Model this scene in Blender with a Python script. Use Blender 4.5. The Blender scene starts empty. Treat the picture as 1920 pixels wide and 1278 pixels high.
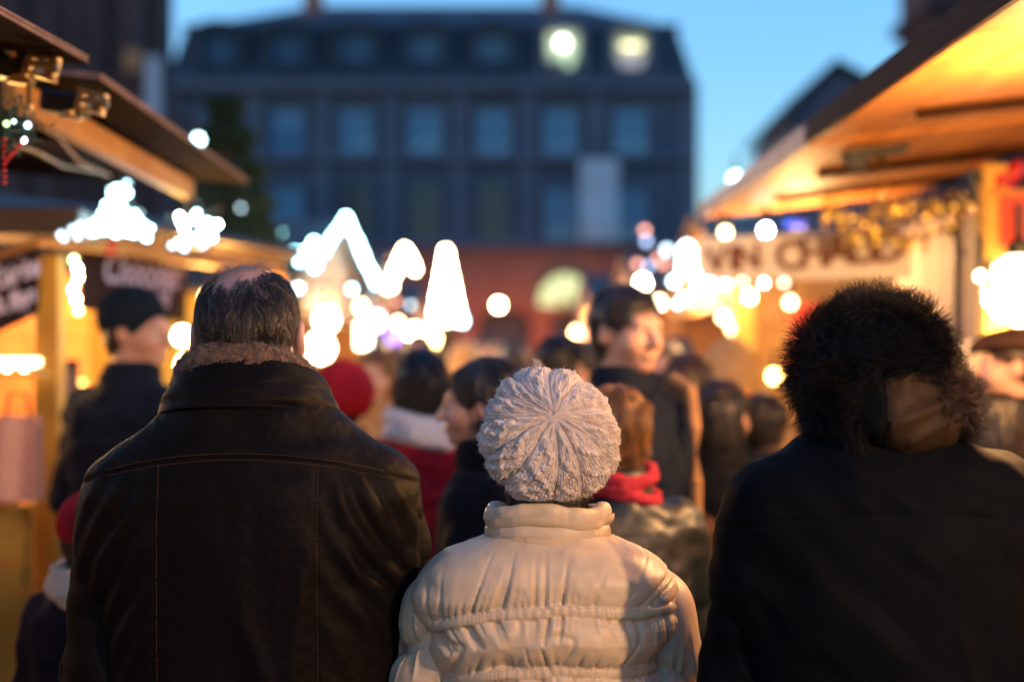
import bpy, math, random
import numpy as np
from mathutils import Vector, Matrix, Euler
from mathutils.bvhtree import BVHTree

random.seed(7)
rng = np.random.default_rng(11)
sc = bpy.context.scene
COL = sc.collection

# ------------------------------------------------------------------ camera
EYE = 1.62
FPX = 2666.7                     # focal length in photo pixels (50 mm on 36 mm)
VX, VY = 933.0, 673.0            # where the alley vanishes in the photo
cam_d = bpy.data.cameras.new('camera')
cam = bpy.data.objects.new('camera', cam_d)
COL.objects.link(cam)
cam.location = (0, 0, EYE)
cam.rotation_euler = (math.pi / 2, 0, 0)
cam_d.lens = 50
cam_d.sensor_width = 36
cam_d.shift_x = (960 - VX) / 1920
cam_d.shift_y = (VY - 639) / 1920
cam_d.clip_start = 0.05
cam_d.clip_end = 1500
cam_d.dof.use_dof = True
cam_d.dof.focus_distance = 2.37
cam_d.dof.aperture_fstop = 1.38
sc.camera = cam

# ------------------------------------------------------------------ sky, light, exposure
world = bpy.data.worlds.new("World")
sc.world = world
world.use_nodes = True
wnt = world.node_tree
sky = wnt.nodes.new('ShaderNodeTexSky')
sky.sky_type = 'NISHITA'
sky.sun_disc = False
sky.sun_elevation = math.radians(2.0)
sky.sun_rotation = math.radians(-84)
sky.ozone_density = 3.5
sky.dust_density = 0.5
wnt.links.new(sky.outputs[0], wnt.nodes['Background'].inputs[0])
wnt.nodes['Background'].inputs[1].default_value = 0.15
sc.view_settings.view_transform = 'Standard'
sc.view_settings.look = 'None'
sc.view_settings.exposure = 3.0
sc.view_settings.gamma = 1
sc.cycles.use_denoising = True
sc.cycles.sample_clamp_indirect = 2.0
sc.cycles.sample_clamp_direct = 0
sc.cycles.max_bounces = 6
sc.cycles.diffuse_bounces = 3
sc.cycles.glossy_bounces = 3
sc.cycles.transmission_bounces = 4
sc.cycles.use_adaptive_sampling = False
sc.cycles.caustics_reflective = False
sc.cycles.caustics_refractive = False


def P(px, py, Y):
    """photo pixel seen at distance Y -> point in the world"""
    return Vector(((px - VX) / FPX * Y, Y, EYE + (VY - py) / FPX * Y))


# ------------------------------------------------------------------ materials
MATS = {}


def nmat(name, col, rough=0.6, col2=None, scale=20, bump=0.0, bscale=60, stretch=None, emit=None, es=0.0,
         metallic=0.0, sss=0.0, sheen=0.0, spec=0.5, bdist=0.002, detail=4, sampling=True, coords='Object', trans=0.0):
    if name in MATS:
        return MATS[name]
    m = bpy.data.materials.new(name)
    m.use_nodes = True
    nt = m.node_tree
    b = nt.nodes['Principled BSDF']
    b.inputs['Base Color'].default_value = (*col, 1)
    b.inputs['Roughness'].default_value = rough
    b.inputs['Metallic'].default_value = metallic
    b.inputs['Specular IOR Level'].default_value = spec
    if sheen:
        b.inputs['Sheen Weight'].default_value = sheen
        b.inputs['Sheen Roughness'].default_value = 0.5
    if sss:
        b.inputs['Subsurface Weight'].default_value = sss
        b.inputs['Subsurface Radius'].default_value = (0.012, 0.004, 0.002)
        b.inputs['Subsurface Scale'].default_value = 1.0
    if trans:
        b.inputs['Transmission Weight'].default_value = trans
    if emit:
        b.inputs['Emission Color'].default_value = (*emit, 1)
        b.inputs['Emission Strength'].default_value = es
        if not sampling:
            m.cycles.emission_sampling = 'NONE'
    if col2 is not None or bump:
        tc = nt.nodes.new('ShaderNodeTexCoord')
        mp = nt.nodes.new('ShaderNodeMapping')
        nt.links.new(tc.outputs[coords], mp.inputs[0])
        if stretch:
            mp.inputs['Scale'].default_value = stretch
        if col2 is not None:
            n = nt.nodes.new('ShaderNodeTexNoise')
            n.inputs['Scale'].default_value = scale
            n.inputs['Detail'].default_value = detail
            nt.links.new(mp.outputs[0], n.inputs[0])
            cr = nt.nodes.new('ShaderNodeValToRGB')
            cr.color_ramp.elements[0].position = 0.35
            cr.color_ramp.elements[1].position = 0.68
            cr.color_ramp.elements[0].color = (*col, 1)
            cr.color_ramp.elements[1].color = (*col2, 1)
            nt.links.new(n.outputs[0], cr.inputs[0])
            nt.links.new(cr.outputs[0], b.inputs['Base Color'])
        if bump:
            n2 = nt.nodes.new('ShaderNodeTexNoise')
            n2.inputs['Scale'].default_value = bscale
            n2.inputs['Detail'].default_value = 5
            nt.links.new(mp.outputs[0], n2.inputs[0])
            bp = nt.nodes.new('ShaderNodeBump')
            bp.inputs['Strength'].default_value = bump
            bp.inputs['Distance'].default_value = bdist
            nt.links.new(n2.outputs[0], bp.inputs['Height'])
            nt.links.new(bp.outputs[0], b.inputs['Normal'])
    MATS[name] = m
    return m


# ------------------------------------------------------------------ object helpers
USED = {}


def wmat(o):
    m = o.matrix_basis
    if o.parent:
        m = wmat(o.parent) @ o.matrix_parent_inverse @ m
    return m


def link(name, data, parent=None, mat=None, loc=None, rot=None, scale=None, kind=None):
    o = bpy.data.objects.new(name, data)
    COL.objects.link(o)
    if loc is not None:
        o.location = loc
    if rot is not None:
        o.rotation_euler = rot
    if scale is not None:
        o.scale = scale
    if parent is not None:
        o.parent = parent
        o.matrix_parent_inverse = wmat(parent).inverted()
    if mat is not None and data is not None:
        if not data.materials:
            data.materials.append(mat)
    if kind:
        o['kind'] = kind
    return o


def thing(name, label, cat, loc=(0, 0, 0), rz=0, group=None):
    o = link(name, None, loc=loc, rot=(0, 0, rz))
    o.empty_display_size = 0.1
    o['label'] = label
    o['category'] = cat
    if group:
        o['group'] = group
    return o


def tag(o, label, cat, group=None):
    o['label'] = label
    o['category'] = cat
    if group:
        o['group'] = group
    return o


def copy_tree(src, parent=None):
    c = src.copy()
    COL.objects.link(c)
    if parent is not None:
        pi = src.matrix_parent_inverse.copy()
        c.parent = parent
        c.matrix_parent_inverse = pi
    for ch in list(src.children):
        copy_tree(ch, c)
    return c


def fastmesh(name, verts, faces, smooth=True):
    """verts (N,3) ; faces (M,4) or (M,3) int arrays"""
    me = bpy.data.meshes.new(name)
    verts = np.ascontiguousarray(verts, dtype=np.float32)
    faces = np.ascontiguousarray(faces, dtype=np.int32)
    k = faces.shape[1]
    me.vertices.add(len(verts))
    me.vertices.foreach_set('co', verts.ravel())
    me.loops.add(faces.size)
    me.loops.foreach_set('vertex_index', faces.ravel())
    me.polygons.add(len(faces))
    me.polygons.foreach_set('loop_start', np.arange(0, faces.size, k, dtype=np.int32))
    me.update(calc_edges=True)
    me.validate()
    if smooth:
        me.shade_smooth()
    return me


class MB:
    """collects simple solids into one mesh"""

    def __init__(s):
        s.v = []
        s.f = []

    def add(s, vs, fs):
        n = len(s.v)
        s.v += [tuple(v) for v in vs]
        s.f += [tuple(i + n for i in f) for f in fs]

    def box(s, c, size, rot=None, ch=0.0):
        x, y, z = [q / 2 for q in size]
        M = (rot.to_matrix() if isinstance(rot, Euler) else rot) if rot is not None else None
        c = Vector(c)
        if ch <= 0:
            vs = [Vector((a * x, b * y, d * z)) for a in (-1, 1) for b in (-1, 1) for d in (-1, 1)]
            fs = [(0, 1, 3, 2), (4, 6, 7, 5), (0, 4, 5, 1), (2, 3, 7, 6), (0, 2, 6, 4), (1, 5, 7, 3)]
        else:
            ch = min(ch, x * .8, y * .8, z * .8)
            vs, idx = [], {}
            for a in (-1, 1):
                for b in (-1, 1):
                    for d in (-1, 1):
                        for ax in range(3):
                            q = [a * (x - ch), b * (y - ch), d * (z - ch)]
                            q[ax] = (a, b, d)[ax] * (x, y, z)[ax]
                            idx[(a, b, d, ax)] = len(vs)
                            vs.append(Vector(q))
            fs = []
            for ax in range(3):
                o1, o2 = [i for i in range(3) if i != ax]
                for sg in (-1, 1):
                    f = []
                    for (p, q) in ((-1, -1), (1, -1), (1, 1), (-1, 1)):
                        k = [0, 0, 0]
                        k[ax] = sg
                        k[o1] = p
                        k[o2] = q
                        f.append(idx[(*k, ax)])
                    fs.append(tuple(f))
                for p in (-1, 1):
                    for q in (-1, 1):
                        k1 = [0, 0, 0]
                        k1[o1] = p
                        k1[o2] = q
                        k2 = list(k1)
                        k1[ax] = -1
                        k2[ax] = 1
                        fs.append((idx[(*k1, o1)], idx[(*k2, o1)], idx[(*k2, o2)], idx[(*k1, o2)]))
            for a in (-1, 1):
                for b in (-1, 1):
                    for d in (-1, 1):
                        fs.append((idx[(a, b, d, 0)], idx[(a, b, d, 1)], idx[(a, b, d, 2)]))
        if M is not None:
            vs = [M @ v for v in vs]
        s.add([v + c for v in vs], fs)
        return s

    def tube(s, pts, r, n=8, cap=True):
        pts = [Vector(p) for p in pts]
        rs = r if isinstance(r, (list, tuple)) else [r] * len(pts)
        up = Vector((0, 0, 1))
        base = len(s.v)
        vs, fs = [], []
        for i, p in enumerate(pts):
            d = (pts[min(i + 1, len(pts) - 1)] - pts[max(i - 1, 0)]).normalized()
            a = d.cross(up)
            if a.length < 1e-3:
                a = d.cross(Vector((0, 1, 0)))
            a.normalize()
            b = d.cross(a)
            for k in range(n):
                t = 2 * math.pi * k / n
                vs.append(p + (a * math.cos(t) + b * math.sin(t)) * rs[i])
        for i in range(len(pts) - 1):
            for k in range(n):
                k2 = (k + 1) % n
                fs.append((i * n + k, i * n + k2, (i + 1) * n + k2, (i + 1) * n + k))
        if cap:
            fs.append(tuple(range(n - 1, -1, -1)))
            fs.append(tuple((len(pts) - 1) * n + k for k in range(n)))
        s.add(vs, fs)
        return s

    def lathe(s, prof, n=16, c=(0, 0, 0), rot=None):
        vs, fs = [], []
        c = Vector(c)
        for (r, z) in prof:
            for k in range(n):
                t = 2 * math.pi * k / n
                v = Vector((r * math.cos(t), r * math.sin(t), z))
                vs.append((rot @ v if rot is not None else v) + c)
        for i in range(len(prof) - 1):
            for k in range(n):
                k2 = (k + 1) % n
                fs.append((i * n + k, i * n + k2, (i + 1) * n + k2, (i + 1) * n + k))
        fs.append(tuple(range(n - 1, -1, -1)))
        fs.append(tuple((len(prof) - 1) * n + k for k in range(n)))
        s.add(vs, fs)
        return s

    def quad(s, a, b, c, d):
        s.add([a, b, c, d], [(0, 1, 2, 3)])
        return s

    def prism(s, poly, y0, y1, M=None):
        """poly in XZ extruded along Y"""
        n = len(poly)
        vs = [Vector((x, y0, z)) for x, z in poly] + [Vector((x, y1, z)) for x, z in poly]
        if M is not None:
            vs = [M @ v for v in vs]
        fs = [tuple(range(n)), tuple(range(2 * n - 1, n - 1, -1))]
        for i in range(n):
            j = (i + 1) % n
            fs.append((i, i + n, j + n, j))
        s.add(vs, fs)
        return s

    def mesh(s, name, smooth=False):
        import bmesh
        me = bpy.data.meshes.new(name)
        me.from_pydata([tuple(v) for v in s.v], [], s.f)
        bm = bmesh.new()
        bm.from_mesh(me)
        bmesh.ops.recalc_face_normals(bm, faces=bm.faces)
        bm.to_mesh(me)
        bm.free()
        if smooth:
            me.shade_smooth()
        return me

    def build(s, name, mat, parent=None, smooth=False, kind=None):
        return link(name, s.mesh(name, smooth), parent, mat, kind=kind)


def box(name, c, size, mat, parent=None, rot=None, ch=0.004):
    return MB().box(c, size, rot, ch).build(name, mat, parent)


# ------------------------------------------------------------------ numpy noise
_perm = rng.permutation(4096).astype(np.int64)
_vals = rng.random(4096).astype(np.float32) * 2 - 1


def vnoise(x, y, z):
    """smooth value noise, -1..1"""
    x, y, z = np.broadcast_arrays(np.asarray(x, float), np.asarray(y, float), np.asarray(z, float))
    xi, yi, zi = np.floor(x).astype(np.int64), np.floor(y).astype(np.int64), np.floor(z).astype(np.int64)
    fx, fy, fz = x - xi, y - yi, z - zi
    fx = fx * fx * fx * (fx * (fx * 6 - 15) + 10)
    fy = fy * fy * fy * (fy * (fy * 6 - 15) + 10)
    fz = fz * fz * fz * (fz * (fz * 6 - 15) + 10)

    def h(a, b, c):
        return _vals[_perm[(_perm[(_perm[a & 4095] + b) & 4095] + c) & 4095]]
    r = 0
    for dx in (0, 1):
        wx = fx if dx else 1 - fx
        for dy in (0, 1):
            wy = fy if dy else 1 - fy
            for dz in (0, 1):
                wz = fz if dz else 1 - fz
                r = r + wx * wy * wz * h(xi + dx, yi + dy, zi + dz)
    return r


def fbm(x, y, z, o=3):
    r, a, f = 0, 1.0, 1.0
    for i in range(o):
        r = r + a * vnoise(x * f + 17.3 * i, y * f, z * f)
        a *= .5
        f *= 2.1
    return r


def sstep(a, b, x):
    t = np.clip((x - a) / (b - a), 0, 1)
    return t * t * (3 - 2 * t)


def vnormals(V, F):
    a, b, c, d = V[F[:, 0]], V[F[:, 1]], V[F[:, 2]], V[F[:, -1]]
    n = np.cross(c - a, d - b)
    N = np.zeros_like(V)
    for k in range(F.shape[1]):
        for ax in range(3):
            N[:, ax] += np.bincount(F[:, k], n[:, ax], len(V))
    return N / (np.linalg.norm(N, axis=1, keepdims=True) + 1e-12)


# ------------------------------------------------------------------ solids from distance fields
class SDF:
    def __init__(s, lo, hi, h):
        s.h = h
        s.lo = np.array(lo, float)
        n = np.ceil((np.array(hi) - s.lo) / h).astype(int) + 1
        s.V = np.full(n, 1.0, np.float32)
        s.ax = [s.lo[i] + h * np.arange(n[i]) for i in range(3)]

    def op(s, fn, lo, hi, k=0.01, sub=False):
        m = 3 * s.h + k * 1.2
        sl = []
        for i in range(3):
            a = int(np.searchsorted(s.ax[i], lo[i] - m))
            b = int(np.searchsorted(s.ax[i], hi[i] + m))
            if b <= a:
                return s
            sl.append(slice(a, b))
        X = s.ax[0][sl[0]][:, None, None].astype(np.float32)
        Y = s.ax[1][sl[1]][None, :, None].astype(np.float32)
        Z = s.ax[2][sl[2]][None, None, :].astype(np.float32)
        d = fn(X, Y, Z).astype(np.float32)
        v = s.V[tuple(sl)]
        if sub:
            hh = np.clip(.5 - .5 * (v + d) / k, 0, 1)
            s.V[tuple(sl)] = v + (-d - v) * hh + k * hh * (1 - hh)
        else:
            hh = np.clip(.5 + .5 * (v - d) / k, 0, 1)
            s.V[tuple(sl)] = v + (d - v) * hh - k * hh * (1 - hh)
        return s

    def cap(s, a, b, ra, rb=None, k=0.01, sub=False):
        rb = ra if rb is None else rb
        a, b = np.array(a, float), np.array(b, float)
        ba = b - a
        L = float(ba @ ba) + 1e-9

        def fn(X, Y, Z):
            t = np.clip(((X - a[0]) * ba[0] + (Y - a[1]) * ba[1] + (Z - a[2]) * ba[2]) / L, 0, 1)
            return np.sqrt((X - a[0] - t * ba[0]) ** 2 + (Y - a[1] - t * ba[1]) ** 2 + (Z - a[2] - t * ba[2]) ** 2) - (ra + (rb - ra) * t)
        r = max(ra, rb)
        return s.op(fn, np.minimum(a, b) - r, np.maximum(a, b) + r, k, sub)

    def ell(s, c, r, k=0.01, sub=False, R=None):
        c, r = np.array(c, float), np.array(r, float)

        def fn(X, Y, Z):
            x, y, z = X - c[0], Y - c[1], Z - c[2]
            if R is not None:
                x, y, z = (R[0][0] * x + R[1][0] * y + R[2][0] * z, R[0][1] * x + R[1][1] * y + R[2][1] * z,
                           R[0][2] * x + R[1][2] * y + R[2][2] * z)
            k0 = np.sqrt((x / r[0]) ** 2 + (y / r[1]) ** 2 + (z / r[2]) ** 2)
            k1 = np.sqrt((x / r[0] ** 2) ** 2 + (y / r[1] ** 2) ** 2 + (z / r[2] ** 2) ** 2) + 1e-6
            return k0 * (k0 - 1) / k1
        m = r if R is None else np.full(3, r.max())
        return s.op(fn, c - m, c + m, k, sub)

    def loft(s, prof, k=0.01, cx=0.0, n=2.2, rnd=0.02):
        """prof rows: z, half width, half depth, centre y"""
        p = np.array(sorted(prof), float)

        def fn(X, Y, Z):
            z = Z[0, 0, :]
            a = np.interp(z, p[:, 0], p[:, 1])[None, None, :]
            b = np.interp(z, p[:, 0], p[:, 2])[None, None, :]
            cy = np.interp(z, p[:, 0], p[:, 3])[None, None, :]
            q = (np.abs((X - cx) / a) ** n + np.abs((Y - cy) / b) ** n) ** (1 / n)
            d = (q - 1) * np.minimum(a, b)
            dz = np.maximum(Z - p[-1, 0], p[0, 0] - Z)
            # rounded intersection
            return np.maximum(d, dz) + 0 * X if rnd <= 0 else _rmax(d, dz, rnd)
        ar, br = p[:, 1].max(), p[:, 2].max()
        return s.op(fn, (cx - ar, p[:, 3].min() - br, p[0, 0]), (cx + ar, p[:, 3].max() + br, p[-1, 0]), k)

    def mesh(s):
        V = s.V
        ins = V < 0
        cnt = np.zeros(np.array(V.shape) - 1, np.int8)
        offs = [(i, j, k) for i in (0, 1) for j in (0, 1) for k in (0, 1)]
        nx, ny, nz = V.shape
        for (i, j, k) in offs:
            cnt += ins[i:nx - 1 + i, j:ny - 1 + j, k:nz - 1 + k]
        act = np.argwhere((cnt > 0) & (cnt < 8))
        idm = np.full(cnt.shape, -1, np.int32)
        idm[act[:, 0], act[:, 1], act[:, 2]] = np.arange(len(act))
        vals = np.stack([V[act[:, 0] + i, act[:, 1] + j, act[:, 2] + k] for i, j, k in offs], 1)
        acc = np.zeros((len(act), 3))
        num = np.zeros(len(act))
        for a in range(8):
            for b in range(a + 1, 8):
                oa, ob = np.array(offs[a]), np.array(offs[b])
                if np.abs(oa - ob).sum() != 1:
                    continue
                m = (vals[:, a] < 0) != (vals[:, b] < 0)
                t = vals[m, a] / (vals[m, a] - vals[m, b])
                acc[m] += oa + (ob - oa) * t[:, None]
                num[m] += 1
        vert = s.lo + (act + acc / num[:, None]) * s.h
        F = []
        for ax in range(3):
            o1, o2 = (ax + 1) % 3, (ax + 2) % 3
            A = np.moveaxis(ins, ax, 0)
            e = np.argwhere(A[:-1] != A[1:])
            rest = [i for i in range(3) if i != ax]
            idx = np.zeros((len(e), 3), int)
            idx[:, ax] = e[:, 0]
            idx[:, rest[0]] = e[:, 1]
            idx[:, rest[1]] = e[:, 2]
            ok = (idx[:, o1] > 0) & (idx[:, o2] > 0) & (idx[:, o1] < V.shape[o1] - 1) & (idx[:, o2] < V.shape[o2] - 1)
            idx = idx[ok]
            q = []
            for (p1, p2) in ((-1, -1), (0, -1), (0, 0), (-1, 0)):
                k = idx.copy()
                k[:, o1] += p1
                k[:, o2] += p2
                q.append(idm[k[:, 0], k[:, 1], k[:, 2]])
            q = np.stack(q, 1)
            flip = ~ins[idx[:, 0], idx[:, 1], idx[:, 2]]
            q[flip] = q[flip][:, ::-1]
            F.append(q)
        F = np.concatenate(F)
        F = F[(F >= 0).all(1)]
        return vert, F


def _rmax(a, b, r):
    u = np.maximum(a + r, 0)
    v = np.maximum(b + r, 0)
    return np.sqrt(u * u + v * v) + np.minimum(np.maximum(a, b) + r, 0) - r


def relax(V, F, it=2, lam=.5):
    n = len(V)
    for _ in range(it):
        S = np.zeros_like(V)
        C = np.zeros(n)
        for k in range(4):
            a, b = F[:, k], F[:, (k + 1) % 4]
            for ax in range(3):
                S[:, ax] += np.bincount(a, V[b, ax], n) + np.bincount(b, V[a, ax], n)
            C += np.bincount(a, minlength=n) + np.bincount(b, minlength=n)
        V = V + lam * (S / np.maximum(C, 1)[:, None] - V)
    return V


def hair(name, roots, dirs, seg, step, rad, mat, parent, curl=0.0, grav=0.0, taper=.25, freq=40, follow=None, clump=None):
    """hair strands: roots (N,3), initial directions (N,3); one curve per strand"""
    N = len(roots)
    pts = np.zeros((N, seg, 3))
    p = roots.copy()
    d = dirs / (np.linalg.norm(dirs, axis=1, keepdims=True) + 1e-9)
    ln = rng.uniform(.7, 1.25, (N, 1))
    ph = rng.uniform(-1, 1, (N, 3)) * .25
    for i in range(seg):
        pts[:, i] = p
        nz = np.stack([vnoise(p[:, 0] * freq + 31 * q, p[:, 1] * freq, p[:, 2] * freq) for q in range(3)], 1) + ph
        d = d + curl * nz + np.array([0, 0, -grav])
        d /= np.linalg.norm(d, axis=1, keepdims=True) + 1e-9
        p = p + d * step * ln
        if follow is not None:
            p = follow(p, i)
    hc = bpy.data.hair_curves.new(name)
    hc.add_curves([seg] * N)
    hc.attributes['position'].data.foreach_set('vector', pts.astype(np.float32).ravel())
    r = np.tile(np.linspace(rad, rad * taper, seg), N).astype(np.float32)
    at = hc.attributes.get('radius') or hc.attributes.new('radius', 'FLOAT', 'POINT')
    at.data.foreach_set('value', r)
    return local_link(name, hc, parent, mat)


def to_world(V, loc, rz):
    c, s_ = math.cos(rz), math.sin(rz)
    o = V.copy()
    o[:, 0] = c * V[:, 0] - s_ * V[:, 1] + loc[0]
    o[:, 1] = s_ * V[:, 0] + c * V[:, 1] + loc[1]
    o[:, 2] = V[:, 2] + loc[2]
    return o


def local_link(name, me, parent, mat):
    """child whose mesh is in its parent's own space"""
    o = bpy.data.objects.new(name, me)
    COL.objects.link(o)
    o.parent = parent
    if mat is not None and len(me.materials) == 0:
        me.materials.append(mat)
    return o

# ------------------------------------------------------------------ people
SKIN = nmat('skin', (.50, .27, .19), .5, (.58, .34, .25), 14, sss=.25, bump=.15, bscale=300)
SKIN_WARM = nmat('skin_flushed', (.50, .22, .15), .5, (.56, .28, .20), 12, sss=.25)
EYE_W = nmat('eye_white', (.6, .58, .55), .2)
EYE_D = nmat('eye_dark', (.02, .012, .008), .15)
HAIR = {
    'black': nmat('hair_black', (.010, .008, .008), .45, bump=.6, bscale=40, stretch=(6, 6, .6)),
    'brown': nmat('hair_brown', (.035, .018, .010), .45, bump=.6, bscale=40, stretch=(6, 6, .6)),
    'auburn': nmat('hair_auburn', (.07, .028, .010), .4, (.34, .16, .04), 25, bump=.6, bscale=40, stretch=(6, 6, .6)),
    'blond': nmat('hair_blond', (.42, .24, .09), .5, (.5, .32, .14), 25, bump=.6, bscale=40, stretch=(6, 6, .6)),
    'grey': nmat('hair_grey', (.25, .23, .22), .5, bump=.6, bscale=40, stretch=(6, 6, .6)),
}


def cloth(name, col, rough=.85, col2=None, sheen=.0):
    c2 = col2 or tuple(min(1, c * 1.35 + .002) for c in col)
    return nmat('cloth_' + name, col, rough, c2, 9, bump=.35, bscale=220, sheen=sheen, spec=.12)


NAVY = cloth('navy', (.005, .009, .020))
BLACKC = cloth('black', (.004, .005, .008))
TROUS = cloth('trouser_dark', (.006, .007, .012))
SHOE = nmat('shoe_leather', (.015, .010, .008), .4)


def Rm(yaw, pitch=0, roll=0):
    return Euler((pitch, roll, yaw), 'XYZ').to_matrix()


def add_head(S, c, s=1.0, R=None, neck=True, ears=.079):
    """c: point between the ears' level; face towards local +Y"""
    R = R or Matrix.Identity(3)
    c = Vector(c)

    def T(x, y, z):
        return c + R @ (Vector((x, y, z)) * s)

    def E(x, y, z, r, k=.012, sub=False):
        S.ell(T(x, y, z), [q * s for q in r], k * s, sub, R)
    E(0, -.012, .030, (.075, .096, .090), .01)
    E(0, .022, -.030, (.060, .068, .082), .03)
    E(0, .060, -.088, (.026, .026, .020), .025)          # chin
    E(-.036, .055, -.030, (.028, .030, .030), .02)       # cheeks
    E(.036, .055, -.030, (.028, .030, .030), .02)
    S.cap(T(-.034, .080, .022), T(.034, .080, .022), .013 * s, .013 * s, .018 * s)   # brow
    E(-.031, .097, .003, (.017, .013, .011), .012, True)
    E(.031, .097, .003, (.017, .013, .011), .012, True)
    S.cap(T(0, .088, .010), T(0, .112, -.030), .008 * s, .013 * s, .012 * s)        # nose
    E(-.012, .098, -.034, (.009, .010, .008), .008)
    E(.012, .098, -.034, (.009, .010, .008), .008)
    E(0, .088, -.058, (.024, .012, .007), .008)          # lips
    E(0, .087, -.069, (.020, .012, .007), .008)
    E(0, .102, -.0635, (.022, .010, .0022), .004, True)
    for sg in (-1, 1):
        E(sg * ears, -.008, -.002, (.010, .020, .033), .006)
        E(sg * (ears + .010), -.004, .004, (.006, .010, .017), .005, True)
    return T


def hand(S, w, d, s=1.0, side=1, curl=.5):
    """five fingers; w wrist, d direction of the hand"""
    w, d = Vector(w), Vector(d).normalized()
    a = d.cross(Vector((0, 0, 1)))
    if a.length < .2:
        a = Vector((0, 1, 0))
    a = a.normalized()
    n = a.cross(d)
    S.cap(w, w + d * .05 * s, .026 * s, .030 * s, .012)
    p0 = w + d * .045 * s
    S.ell(p0 + d * .02 * s, (.036 * s, .036 * s, .026 * s), .012)
    for i, (off, L) in enumerate(((-.028, .068), (-.010, .078), (.010, .072), (.027, .056))):
        b = p0 + a * off * s + d * .03 * s
        m = b + (d * math.cos(curl) - n * math.sin(curl)) * L * .5 * s
        e = m + (d * math.cos(curl * 2.2) - n * math.sin(curl * 2.2)) * L * .5 * s
        S.cap(b, m, .0095 * s, .009 * s, .003)
        S.cap(m, e, .009 * s, .0075 * s, .003)
    t0 = w + d * .02 * s + a * side * -.026 * s
    t1 = t0 + (d * .7 - a * side * .7 - n * .2).normalized() * .035 * s
    S.cap(t0, t1, .012 * s, .011 * s, .006)
    S.cap(t1, t1 + (d - n * .4).normalized() * .03 * s, .011 * s, .008 * s, .004)


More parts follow.
